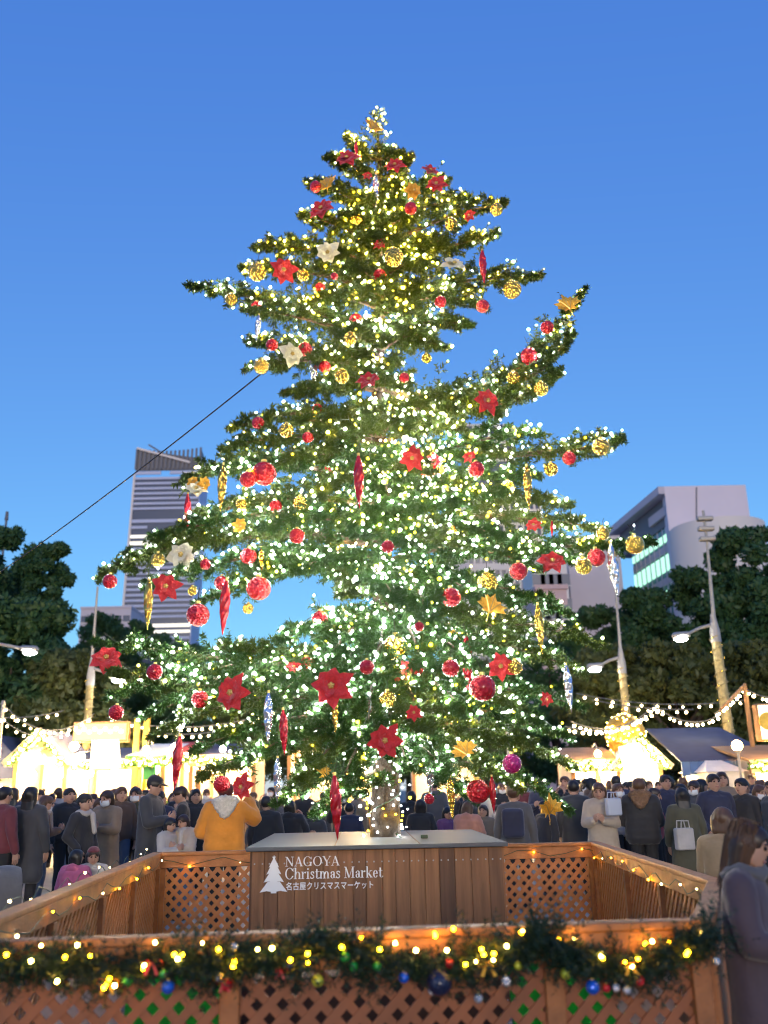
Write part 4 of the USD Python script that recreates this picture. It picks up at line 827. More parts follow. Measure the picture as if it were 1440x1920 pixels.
def serif(ch):                              # a high-contrast roman letter, capitals 1 tall: (outline, advance)
    if ch == 'N': return union_all([st(.14, 0, .14, 1, TN), st(.70, 0, .70, 1, TN), st(.15, .97, .69, .05, TK), hb(.14, 0, .26), hb(.10, .955, .22), hb(.70, .955, .26)]), .88
    if ch == 'A': return union_all([st(.12, 0, .40, .98, TN), st(.40, .98, .70, 0, TK), st(.22, .33, .60, .33, TN), hb(.12, 0, .24), hb(.69, 0, .30)]), .84
    if ch == 'G': return union_all([bowl(.46, .5, .42, .52, TK, TN).difference(sbox(.58, .42, 1, .78)), st(.76, .02, .76, .40, TK), hb(.74, .38, .30), st(.84, .70, .84, .96, TN)]), .95
    if ch == 'O': return bowl(.47, .5, .43, .52, TK, TN), .96
    if ch == 'Y': return union_all([st(.42, 0, .42, .45, TK), st(.11, .98, .41, .42, TK), st(.72, .98, .43, .42, TN), hb(.42, 0, .3), hb(.12, .955, .28), hb(.72, .955, .24)]), .84
    if ch == 'C': return union_all([bowl(.46, .5, .42, .52, TK, TN).difference(sbox(.62, .28, 1, .74)), st(.80, .66, .80, .98, TN), Point(.76, .24).buffer(.05)]), .88
    if ch == 'h': return union_all([st(.15, 0, .15, 1, TK), bowl(.36, .40, .245, .25, TK, TN).intersection(sbox(.16, .40, 1, 1)), st(.54, 0, .54, .42, TK), hb(.15, 0, .28), hb(.54, 0, .26), hb(.11, .955, .18)]), .70
    if ch == 'r': return union_all([st(.15, 0, .15, XH, TK), st(.18, .45, .36, .61, TN), Point(.40, .56).buffer(.075), hb(.15, 0, .28), hb(.11, XH - .045, .18)]), .50
    if ch == 'i': return union_all([st(.15, 0, .15, XH, TK), Point(.15, .87).buffer(.085), hb(.15, 0, .28), hb(.11, XH - .045, .18)]), .33
    if ch == 's':
        c = LineString([(.38, .52), (.33, .60), (.22, .62), (.12, .56), (.13, .44), (.25, .35), (.37, .26), (.39, .13), (.29, .03), (.16, .03), (.08, .12)])
        return union_all([c.buffer(.045), st(.40, .44, .40, .63, TN), st(.07, .02, .07, .22, TN)]), .49
    if ch == 't': return union_all([st(.19, .10, .19, .86, TK), hb(.22, XH - .05, .36, .05), bowl(.30, .12, .175, .14, .10, TN).intersection(sbox(.1, -.1, .5, .12))]), .44
    if ch == 'm': return union_all([st(.15, 0, .15, XH, TK)] + [bowl(.33 + q, .38, .215, .26, TK, TN).intersection(sbox(.16 + q, .38, 2, 1)) for q in (0, .36)] + [st(.48 + q, 0, .48 + q, .40, TK) for q in (0, .36)] + [hb(x, 0, .25) for x in (.15, .48, .84)] + [hb(.11, XH - .045, .18)]), 1.0
    if ch == 'a': return union_all([st(.42, .08, .42, .48, TK), bowl(.29, .45, .20, .19, .12, TN).intersection(sbox(.0, .46, .6, 1)), Point(.15, .47).buffer(.065), bowl(.27, .18, .19, .19, TK * .85, TN), st(.42, .1, .54, .03, TN * 1.3)]), .57
    if ch == 'M': return union_all([st(.15, 0, .15, 1, TN), st(.86, 0, .86, 1, TK), st(.17, .98, .49, .03, TK), st(.49, .03, .84, .98, TN), hb(.15, 0, .26), hb(.86, 0, .32), hb(.12, .955, .22), hb(.88, .955, .28)]), 1.04
    if ch == 'k': return union_all([st(.15, 0, .15, 1, TK), st(.18, .28, .50, .62, TN), st(.27, .37, .54, .02, TK), hb(.15, 0, .28), hb(.54, 0, .26), hb(.50, XH - .045, .24), hb(.11, .955, .18)]), .66
    if ch == 'e': return union_all([bowl(.28, .31, .235, .34, TK, TN).difference(sbox(.36, .16, .7, .33)), sbox(.12, .315, .50, .36)]), .56
    return None, .32
def line_of(text, x, y, h, width, f):
    out, cx = [], 0.0
    for ch in text:
        g_, adv = f(ch)
        if g_ is not None: out.append(affinity.translate(g_, cx, 0))
        cx += adv
    u = union_all(out); return affinity.translate(affinity.scale(u, width / cx, h, origin=(0, 0)), x, y)
def on_box(px, py):                         # where a spot of the picture lies on the front of the box: (along, up)
    r = ray(px, py); n = -ey; s = ((fa - EYE) @ n) / (r @ n); q = EYE + r * s; return (q - V(fa[0], fa[1], 0)) @ ex, q[2]
def printed(poly, name, parent):
    m = extr(poly.simplify(.0008), .003); m.apply_transform(trimesh.transformations.rotation_matrix(math.pi / 2, [1, 0, 0])); m.apply_translation([0, -.0055, 0])
    return obj(name, m, INK, parent)
letters = UsdGeom.Xform.Define(stage, path_of('sign_lettering', pb)).GetPrim()
for text, p0, p1, hpx, f in (('NAGOYA', (535, 1625), (637, 1622), 18, serif), ('Christmas Market', (534, 1648), (718, 1645), 21, serif), ('名古屋クリスマスマーケット', (536, 1668), (702, 1664), 14, lambda c: (affinity.scale(glyph_poly(c), .0095, .0095, origin=(0, 0)), 1.16))):
    a, z0 = on_box(*p0); b, z1 = on_box(*p1); hh = on_box(p0[0], p0[1] - hpx)[1] - z0
    printed(line_of(text, a, (z0 + z1) / 2, hh, b - a, f), 'lettering', letters)
(a0, zb), (_, zt) = on_box(513, 1674), on_box(513, 1603); H_ = zt - zb; W_ = (on_box(538, 1672)[0] - on_box(486, 1672)[0]) / 2
tiers = [(0.0, .30, 1.0, .42), (.26, .52, .74, .32), (.47, .70, .54, .24), (.65, .90, .38, .06)]
fir = union_all([Polygon([(-w, y0 + .015), (-w * .5, y0 + .05), (0, y0 + .02), (w * .5, y0 + .05), (w, y0 + .015), (t_, y1), (-t_, y1)]) for y0, y1, w, t_ in tiers] + [Polygon([(.16 * math.cos(k * .628 + 1.571) * (1 if k % 2 == 0 else .42), .93 + .07 * math.sin(k * .628 + 1.571) * (1 if k % 2 == 0 else .42)) for k in range(10)])] + [sbox(-.2, -.01, .2, .06)])
printed(affinity.translate(affinity.scale(fir, W_, H_, origin=(0, 0)), a0, zb), 'tree_mark', letters)

# ---------------------------------------------------------------- the lattice enclosure round the planter
RZ = 1.05
FLc = G(0, 1762, RZ); FRc = G(1316, 1722, RZ); dF = (FLc - FRc) / np.linalg.norm(FLc - FRc); FLc = FLc + dF * .55
MRc, BRc, BLc = G(1343, 1650, RZ), G(1115, 1578, RZ), G(295, 1598, RZ)
LLc = G(0, 1715, RZ); LLc = LLc + (LLc - BLc) / np.linalg.norm(LLc - BLc) * .35
def fence(label, A, B, posts, lat, dens=.103, w=.036, inner=1):
    A, B = V(A[0], A[1], 0), V(B[0], B[1], 0); L = np.linalg.norm(B - A); ax = (B - A) / L; ay = V(-ax[1], ax[0], 0)
    M = np.eye(4); M[:3, 0], M[:3, 1], M[:3, 3] = ax, ay, A
    t = thing('lattice_fence', label, 'fence', M, None)
    obj('top_rail', rbox(-.03, L + .03, -.05, .05, RZ - .035, RZ, .008), FENCE[0], t, smooth=30)
    for s in (-1, 1): obj('rail_board', rbox(0, L, s * .028 - .011, s * .028 + .011, RZ - .145, RZ - .037, .004), FENCE[0], t, smooth=30)
    obj('bottom_rail', rbox(0, L, -.02, .02, .05, .14, .005), FENCE[1], t, smooth=30)
    for x in posts: obj('post', rbox(x - .04, x + .04, -.037, .045, 0, RZ - .147, .006), FENCE[1], t, smooth=30)
    z0, z1 = .145, RZ - .15; h = z1 - z0
    n = int((L + h) / dens) + 1
    for sgn, yy in ((1, -.006), (-1, .006)):
        for k in range(n):
            x0 = k * dens - (h if sgn > 0 else 0)
            pts = []
            # slat along the diagonal, clipped to the panel
            a, b = (x0, z0), (x0 + h, z1)
            if sgn < 0: a, b = (x0, z0), (x0 - h, z1)
            ln = LineString([a, b]).intersection(sbox(0.0, z0, L, z1))
            if ln.is_empty or ln.length < .05: continue
            (xa, za), (xb, zb_) = list(ln.coords)
            obj('slat', beam((xa, yy, za), (xb, yy, zb_), .009, w, up=V(-(zb_ - za), 0, xb - xa)), lat, t)
    return t, M, L
LF = np.linalg.norm((FRc - FLc)[:2]); ps = [np.linalg.norm((G(x, 1762 - x * .0303, RZ) - FLc)[:2]) for x in (435, 1030)]
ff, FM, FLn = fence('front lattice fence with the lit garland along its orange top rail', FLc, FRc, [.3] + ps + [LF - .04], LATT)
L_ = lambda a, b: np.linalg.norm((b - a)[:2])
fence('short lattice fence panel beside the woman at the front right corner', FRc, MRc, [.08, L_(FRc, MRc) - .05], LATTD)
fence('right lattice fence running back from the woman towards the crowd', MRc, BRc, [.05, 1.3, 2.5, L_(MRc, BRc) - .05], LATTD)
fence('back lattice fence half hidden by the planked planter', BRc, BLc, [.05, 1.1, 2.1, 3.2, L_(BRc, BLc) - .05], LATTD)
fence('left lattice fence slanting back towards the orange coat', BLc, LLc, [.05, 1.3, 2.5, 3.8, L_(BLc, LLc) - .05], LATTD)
# sheets leaning behind the lattice
def sheet(label, x0, x1, z0, z1, m, y=.14, lean=.18):
    t = thing('leaning_board', label, 'board', FM @ mat4((0, y, 0)))
    q = [V(x0, -.012, z0), V(x1, -.012, z0), V(x1, .012, z0), V(x0, .012, z0)]
    obj('board', prism(q, [V(p[0], p[1] + lean, z1) for p in q]), m, t)
    obj('edge_trim', prism([V(x0 - .01, -.02, z1), V(x1 + .01, -.02, z1), V(x1 + .01, .02, z1), V(x0 - .01, .02, z1)], [V(x + .0, y_ + lean, z1 + .02) for x, y_ in ((x0 - .01, -.02), (x1 + .01, -.02), (x1 + .01, .02), (x0 - .01, .02))]).apply_translation([0, lean, .003]), FENCE[1], t)
fx = lambda px: np.linalg.norm((G(px, 1762 - px * .0303, RZ) - FLc)[:2])
GREEN = leafmat('green_board', (.03, .55, .10), (.03, .60, .11), .75); PALE = mat('pale_board', (.52, .46, .40), .7, var=.2, scale=5); DARKB = mat('dark_board', (.05, .026, .016), .8, var=.3)
sheet('green board leaning behind the left part of the front lattice', fx(218), fx(430), .02, .89, GREEN)
sheet('green board leaning behind the right part of the front lattice', fx(975), fx(1175), .02, .89, GREEN)
sheet('pale board leaning behind the far left of the front lattice', fx(50), fx(208), .02, .88, PALE)
sheet('dark brown board standing behind the middle of the front lattice', fx(442), fx(960), .02, .82, DARKB)
sheet('pale board leaning behind the front lattice next to the woman', fx(1182), fx(1290), .02, .88, PALE)

# ---------------------------------------------------------------- garland on the front fence
def fpt(px, py, y=-.10):                     # a spot of the picture on a plane just in front of the front fence
    n = FM[:3, 1]; o = FM[:3, 3] + n * y; r = ray(px, py); return EYE + r * (((o - EYE) @ n) / (r @ n))
gpath = np.array([(-140, 1770), (-20, 1800), (60, 1806), (140, 1812), (220, 1808), (300, 1806), (380, 1800), (440, 1798), (500, 1800), (560, 1786), (600, 1764), (650, 1782), (700, 1796), (780, 1806), (850, 1808), (930, 1796), (985, 1770), (1018, 1752), (1060, 1782), (1120, 1808), (1190, 1812), (1250, 1794), (1300, 1764), (1335, 1738)], float)
uu = np.linspace(0, len(gpath) - 1, 150); gp = np.stack([np.interp(uu, np.arange(len(gpath)), gpath[:, k]) for k in (0, 1)], 1)
gc = np.array([fpt(x, y) for x, y in gp]); gc[:, 2] += .012 * np.sin(uu * 2.7)
gl = thing('fir_garland', 'dark fir garland with amber lights swagged along the front fence', 'garland')
obj('garland_stem', tube(gc, .012, 6), WIRE, gl)
g4 = np.random.default_rng(9); nG = 2300
k = g4.integers(0, 149, nG); st_ = gc[k] + g4.normal(size=(nG, 3)) * .012
tt = gc[np.minimum(k + 1, 149)] - gc[k]; tt /= np.linalg.norm(tt, axis=1, keepdims=True) + 1e-9
dd = g4.normal(size=(nG, 3)) * V(.6, .7, .9) + tt * .4 + V(0, -.35, -.15); dd /= np.linalg.norm(dd, axis=1, keepdims=True)
v = needles(st_, dd, g4.uniform(.06, .15, nG) * (1 + .35 * np.sin(k * .35)), .034, .006, 22, g4)
GARL = leafmat('garland_needle', (.008, .028, .014), (.03, .065, .024), .2)
tri('foliage', v, np.arange(len(v)).reshape(-1, 3), GARL, gl, kind='stuff')
LB = [(77,1773),(58,1802),(12,1790),(122,1795),(169,1792),(145,1772),(107,1840),(205,1835),(200,1845),(195,1852),(215,1848),(270,1810),(268,1817),(327,1790),(341,1790),(333,1798),(379,1768),(410,1780),(440,1802),(437,1812),(483,1780),(510,1778),(544,1800),(577,1788),(577,1805),(291,1767),(610,1752),(641,1776),(678,1758),(712,1780),(741,1768),(780,1782),(815,1750),(816,1755),(850,1742),(838,1782),(893,1803),(903,1780),(907,1790),(926,1788),(925,1800),(950,1774),(977,1750),(1024,1752),(1048,1760),(1078,1760),(1128,1793),(1130,1796),(1172,1804),(1196,1797),(1185,1812),(1223,1765),(1254,1766),(1290,1785),(1287,1790),(1313,1750),(980,1746),(873,1808),(1210,1770)]
for j, (x, y) in enumerate(LB):
    q = fpt(x, y, -.165 if y > 1772 else -.09); bulb(q, .0088 if j % 4 else .0065, BULB_HONEY if j % 5 < 2 else BULB_AMBER, gl)
# baubles, bells and bows tied to the garland
BLUE = shiny('blue_gloss', (.01, .10, .60), .2, .4, .1); NAVYG = shiny('navy_gloss', (.01, .015, .05), .25, .4, .3); GRN = shiny('green_gloss', (.02, .35, .05), .25, .4, .2); LIME = shiny('lime_gloss', (.55, .60, .05), .25, .5, .2)
GB_ = {}
def gball(kind, m, px, py, r, label):
    c = fpt(px, py, -.15); s = r * 3.9 / F
    M = mat4(c, rz=g4.uniform(0, 6), s=s)
    if kind in GB_: dup(GB_[kind], M, label, 'baubles on the garland', name=kind)
    else: GB_[kind] = make_bauble(kind, m, M, label, 'baubles on the garland')
for px, py, r, w in ((315, 1851, 11, 'over the left green board'), (757, 1833, 9, 'near the middle, beside the big navy bauble'), (1111, 1851, 12, 'over the right green board')): gball('blue_bauble', BLUE, px, py, r, f'bright blue bauble on the garland {w}')
for px, py, r, w in ((824, 1842, 22, 'large navy bauble under the garland middle'), (543, 1810, 9, 'small dark navy bauble among bulbs left of the garland middle')): gball('navy_bauble', NAVYG, px, py, r, w)
for px, py, r, w in ((843, 1806, 8, 'just right of the big navy bauble'), (1137, 1853, 7, 'just right of the right blue bauble'), (1199, 1838, 9, 'above the pale board beside the woman'), (425, 1848, 10, 'right of the left green board'), (523, 1823, 7, 'left of the garland middle')): gball('small_red_bauble', RED, px, py, r, f'small red bauble on the garland, {w}')
for px, py, r, w in ((596, 1839, 10, 'left of the planter lettering'), (1061, 1825, 10, 'left of the right blue bauble'), (971, 1811, 7, 'under the second garland peak')): gball('lime_bauble', LIME, px, py, r, f'yellow green bauble hanging from the garland {w}')
for px, py, r, w in ((240, 1836, 9, 'leftmost of the green ones'), (306, 1826, 7, 'above the left blue bauble'), (647, 1794, 9, 'right of the first garland peak'), (663, 1812, 8, 'lowest near the first garland peak'), (707, 1812, 8, 'rightmost of the green ones')): gball('green_bauble', GRN, px, py, r, f'small green bauble on the garland, {w}')
for px, py, r, w in ((438, 1776, 7, 'above the left post'), (412, 1833, 7, 'left of the left post'), (949, 1840, 9, 'left of the right green board'), (897, 1872, 8, 'lowest of all'), (1155, 1852, 7, 'right of the right blue bauble'), (1176, 1856, 8, 'between the two rightmost red baubles'), (1343, 1802, 7, 'by the sleeve of the woman'), (811, 1857, 8, 'left below the big navy bauble')): gball('small_silver_bauble', SILV, px, py, r, f'tiny silver bauble on the garland, {w}')
def bow(label, px, py, r, m):
    c = fpt(px, py, -.16); s = r * 3.9 / F
    t = thing('ribbon_bow', label, 'bow', mat4(c, s=s), 'bows on the garland')
    for sg in (-1, 1):
        a = np.linspace(0, 2 * np.pi, 18); lp = np.stack([sg * (.55 - .5 * np.cos(a)), .15 * np.sin(2 * a), .38 * np.sin(a) * np.sin(a / 2)], 1)
        f = []; w_ = .22; v = np.vstack([lp + V(0, -w_, 0), lp + V(0, w_, 0)])
        for k in range(17): f += [(k, k + 1, 18 + k), (k + 1, 19 + k, 18 + k), (18 + k, k + 1, k), (18 + k, 19 + k, k + 1)]
        obj('loop', trimesh.Trimesh(v, f, process=False), m, t)
        obj('tail', prism([V(sg * .05, -.2, -.1), V(sg * .3, -.2, -.05), V(sg * .3, -.16, -.05), V(sg * .05, -.16, -.1)], [V(sg * .45, -.25, -1.1), V(sg * .75, -.25, -1.0), V(sg * .75, -.2, -1.0), V(sg * .45, -.2, -1.1)]), m, t)
    obj('knot', rbox(-.16, .16, -.28, .05, -.16, .16, .07), m, t, smooth=50)
RIB = mat('red_ribbon', (.50, .03, .025), .5, var=.2)
bow('red ribbon bow on the garland above the left green board', 285, 1806, 17, RIB)
bow('dark red ribbon bow on the garland at the left post', 422, 1842, 14, RIB)
bow('red ribbon bow on the garland below the planter lettering', 525, 1820, 12, RIB)
bow('gold ribbon bow on the garland under the bright cluster right of the middle', 915, 1806, 19, GOLDF)
bow('gold ribbon bow on the garland right of the right green board', 1182, 1808, 16, GOLDF)
bow('gold ribbon bow on the garland low at the left', 203, 1842, 17, GOLDF)
# small lights along the other rails
def rail_lights(label, A, B, n, side, m=BULB_GOLD, z=.96):
    t = thing('rail_lights', label, 'string lights'); A, B = V(A[0], A[1], z), V(B[0], B[1], z); d = (B - A) / np.linalg.norm(B - A); nr = V(-d[1], d[0], 0) * side
    pts = []
    for k in range(n * 3 + 1): s = k / (n * 3); pts.append(A + (B - A) * s + nr * (.062 + .012 * math.sin(k)) + V(0, 0, .035 * math.sin(k * 1.7)))
    obj('wire', tube(pts, .003, 4), WIRE, t)
    for k in range(n): bulb(pts[3 * k + 1] + V(0, 0, -.008) + nr * .008, .0085 * g4.uniform(.7, 1.25), m if g4.random() < .7 else RAILB, t)
rail_lights('few small gold lights along the inside of the back rail', BRc, BLc, 9, 1, BULB_AMBER)
rail_lights('small lights along the inside of the right rail behind the woman', MRc, BRc, 9, 1, BULB_AMBER)
rail_lights('small lights along the inside of the left rail', BLc, LLc, 8, 1, BULB_AMBER)
rail_lights('small lights laid on the outer side of the left rail before the crowd', BLc, LLc, 12, -1, RAILB, 1.06)
# ---------------------------------------------------------------- people
SKIN = mat('skin', (.44, .25, .175), .55)
COAT = {n: mat('cloth_' + n, c, .8, var=.18, scale=5, bump=.25, bscale=18, sheen=.2) for n, c in dict(black=(.018, .017, .020), charcoal=(.04, .04, .045), navy=(.022, .024, .055), brown=(.10, .055, .035), beige=(.22, .155, .105), white=(.42, .38, .35), grey=(.09, .085, .09), maroon=(.13, .022, .028), orange=(.64, .235, .022), olive=(.065, .06, .035), cream=(.40, .33, .26), pink=(.38, .08, .17), peach=(.55, .24, .16), purple=(.13, .05, .15), red=(.36, .03, .035), plum=(.06, .040, .052), khaki=(.24, .17, .10), blue=(.06, .10, .20)).items()}
HAIR = {n: mat('hair_' + n, c, .45, var=.3, scale=20, stretch=(1, 1, .1)) for n, c in dict(black=(.012, .010, .010), dark=(.030, .017, .012), brown=(.085, .042, .022), auburn=(.09, .018, .012)).items()}
JEANS = {n: mat('trouser_' + n, c, .85, var=.15, scale=8) for n, c in dict(black=(.016, .016, .018), jeans=(.06, .09, .15), grey=(.09, .09, .095), brown=(.07, .05, .035)).items()}
SHOE = mat('dark_shoe', (.03, .025, .022), .5); EYE_ = mat('eye', (.012, .010, .010), .25); LIP = mat('lip', (.30, .11, .09), .5); FUR = mat('pale_fur', (.62, .58, .52), .9, var=.2, scale=40, bump=.9, bscale=60)
MASK = mat('face_mask', (.74, .74, .76), .8); PHONE = mat('phone_shell', (.015, .015, .018), .3); SCREEN = emit('phone_screen', (.75, .85, 1.0), .9)
def sph(c, r, n=12): return m3.Manifold.sphere(float(r), n).translate(tuple(map(float, c)))
def bone(a, b, ra, rb, n=12): return m3.Manifold.batch_hull([sph(a, ra, n), sph(b, rb, n)])
def chain(pts, rs, n=12): return [bone(pts[k], pts[k + 1], rs[k], rs[k + 1], n) for k in range(len(pts) - 1)]
union = lambda L: m3.Manifold.batch_boolean(L, m3.OpType.Add)
def unit(v): v = V(*v); return v / (np.linalg.norm(v) + 1e-9)
def hand(w, d, palm_n, side, curl):
    """a hand from the wrist w along d: palm, four unequal fingers that bend, and a thumb leaving the side of the palm"""
    d, nrm = unit(d), unit(palm_n); nrm = unit(nrm - d * (nrm @ d)); s = np.cross(d, nrm) * side
    w = V(*w); out = []
    kn = [w + d * .085 + s * o for o in (-.030, -.010, .010, .030)]
    out.append(m3.Manifold.batch_hull([sph(w + d * .01 + s * o, .013, 8) for o in (-.018, .018)] + [sph(k, .0115, 8) for k in kn]))
    for k, L in zip(kn, (.062, .078, .083, .072)):
        p, dirn = k, d
        for seg, f in ((0, .45), (1, .32), (2, .26)):
            dirn = unit(dirn * math.cos(curl) + nrm * math.sin(curl)); q = p + dirn * L * f; out.append(bone(p, q, .0095 - .001 * seg, .0088 - .001 * seg, 6)); p = q
    b = w + d * .03 + s * .024; t1 = b + unit(d * .7 + s * .75 + nrm * .3) * .038; t2 = t1 + unit(d * .9 + s * .15 + nrm * (.3 + curl * .5)) * .034
    out += [bone(w + d * .015 + s * .012, b, .012, .013, 6), bone(b, t1, .0125, .0105, 6), bone(t1, t2, .0105, .0085, 6)]
    return out
# poses: elbows, wrists, hand directions and palm normals (right then left; the person faces -y), knees and ankles, head turn and nod, lean
POSES = dict(
 stand=dict(el=((-.235, .02, 1.10), (.235, .02, 1.10)), wr=((-.245, -.05, .87), (.245, -.05, .87)), hd=((0, -.15, -1), (0, -.15, -1)), pn=((.9, -.3, 0), (-.9, -.3, 0)), curl=.3),
 photo=dict(el=((-.22, -.13, 1.16), (.22, -.13, 1.16)), wr=((-.075, -.30, 1.36), (.075, -.30, 1.36)), hd=((.15, -.15, 1), (-.15, -.15, 1)), pn=((.9, .1, 0), (-.9, .1, 0)), curl=.55, nod=-.12, hold=True),
 hold=dict(el=((-.22, -.06, 1.10), (.22, -.06, 1.10)), wr=((-.07, -.25, 1.13), (.07, -.25, 1.13)), hd=((.4, -.7, .5), (-.4, -.7, .5)), pn=((.8, .2, .4), (-.8, .2, .4)), curl=.6, nod=.28),
 walk=dict(el=((-.23, .10, 1.11), (.23, -.06, 1.11)), wr=((-.235, .06, .88), (.22, -.20, .95)), hd=((0, -.1, -1), (0, -.5, -1)), pn=((.9, 0, 0), (-.9, 0, 0)), curl=.5, leg=((-.24, .06), (.16, .02))),
 pocket=dict(el=((-.27, .05, 1.10), (.27, .05, 1.10)), wr=((-.19, -.09, .93), (.19, -.09, .93)), hd=((.3, -.2, -1), (-.3, -.2, -1)), pn=((.9, .2, 0), (-.9, .2, 0)), curl=.4),
 raise_=dict(el=((-.33, -.10, 1.24), (.26, -.02, 1.12)), wr=((-.255, -.28, 1.44), (.14, -.24, 1.08)), hd=((.12, -.1, 1), (-.5, -.7, .3)), pn=((.9, 0, 0), (-.8, .2, .3)), curl=.6, nod=-.15),
 look=dict(el=((-.22, -.03, 1.08), (.23, -.05, 1.09)), wr=((-.10, -.24, 1.06), (.10, -.24, 1.07)), hd=((.3, -.8, .5), (-.3, -.8, .5)), pn=((.3, .3, .9), (-.3, .3, .9)), curl=.45, nod=.30))
_bodies, _garb = {}, {}
def rot_head(p, turn, nod, c=V(0, .005, 1.44)):
    p = np.asarray(p, float) - c; R = trimesh.transformations.euler_matrix(nod, 0, 0)[:3, :3]; T = trimesh.transformations.euler_matrix(0, 0, turn)[:3, :3]
    return (T @ (R @ p.T)).T + c
def legs_of(po):
    sw, kb = po.get('leg', ((0, 0), (0, 0)))
    out = []
    for k, s in enumerate((-1, 1)):
        a = sw[k] if k < 2 else 0
        hip = V(s * .088, .0, .87); knee = V(s * .095, -.025 + a * .5, .475); ank = V(s * .098, .015 + a * 1.0 + (.06 if a > .1 else 0), .085 + (.05 if a > .1 else 0))
        out.append((hip, knee, ank))
    return out
def body_parts(pose, turn):
    key = (pose, turn)
    if key in _bodies: return _bodies[key]
    po = POSES[pose]; nod = po.get('nod', 0.0); H = lambda p: rot_head(p, turn, nod)
    L = [m3.Manifold.batch_hull([sph((s * .075, .0, 1.30), .085) for s in (-1, 1)] + [sph((s * .07, .005, 1.08), .085) for s in (-1, 1)]), m3.Manifold.batch_hull([sph((s * .07, .005, 1.08), .085) for s in (-1, 1)] + [sph((s * .085, .01, .92), .095) for s in (-1, 1)])]
    L += [bone((0, .01, 1.36), H((0, .005, 1.47)), .058, .052)]
    skull = [sph(H((0, .012, 1.565)), .082, 16), sph(H((0, -.03, 1.545)), .07, 14), sph(H((0, -.045, 1.485)), .040), sph(H((0, -.066, 1.462)), .022), sph(H((-.05, -.02, 1.49)), .03), sph(H((.05, -.02, 1.49)), .03)]
    L += [m3.Manifold.batch_hull(skull), bone(H((0, -.098, 1.565)), H((0, -.117, 1.525)), .009, .014, 8), sph(H((-.081, .012, 1.54)), .021, 8), sph(H((.081, .012, 1.54)), .021, 8)]
    for k, s in enumerate((-1, 1)):
        sh, el, wr = V(s * .165, .01, 1.345), V(*po['el'][k]), V(*po['wr'][k])
        L += chain([V(s * .06, .005, 1.36), sh, el, wr, wr + unit(po['hd'][k]) * .02], [.06, .055, .042, .030, .024])
    for s, (hip, kn, an) in zip((-1, 1), legs_of(po)):
        L += chain([V(s * .07, .01, .93), hip, kn, an], [.09, .085, .055, .040]) + [bone(an + V(0, .03, -.04), an + V(s * .012, -.15, -.055), .034, .026)]
    b = tm(union(L), .05, 6)
    fm = union([sph((0, 0, -9), .001, 4)] + hand(po['wr'][0], po['hd'][0], po['pn'][0], 1, po['curl']) + hand(po['wr'][1], po['hd'][1], po['pn'][1], -1, po['curl']))
    try:
        bm = m3.Manifold(m3.Mesh(np.asarray(b.vertices, np.float32), np.asarray(b.faces, np.uint32)))
        hm = union(hand(po['wr'][0], po['hd'][0], po['pn'][0], 1, po['curl']) + hand(po['wr'][1], po['hd'][1], po['pn'][1], -1, po['curl']))
        b = tm(bm + hm)
    except Exception: pass
    eyes = [trimesh.creation.icosphere(1, .0115).apply_transform(mat4(H((s * .031, -.0905, 1.557)), s=1.0)) for s in (-1, 1)]
    brow = [tm(bone(H((s * .015, -.0985, 1.578)), H((s * .047, -.088, 1.579)), .005, .004, 6)) for s in (-1, 1)]
    mouth = tm(bone(H((-.019, -.092, 1.488)), H((.019, -.092, 1.488)), .006, .006, 6))
    _bodies[key] = b, eyes, brow, mouth
    return _bodies[key]
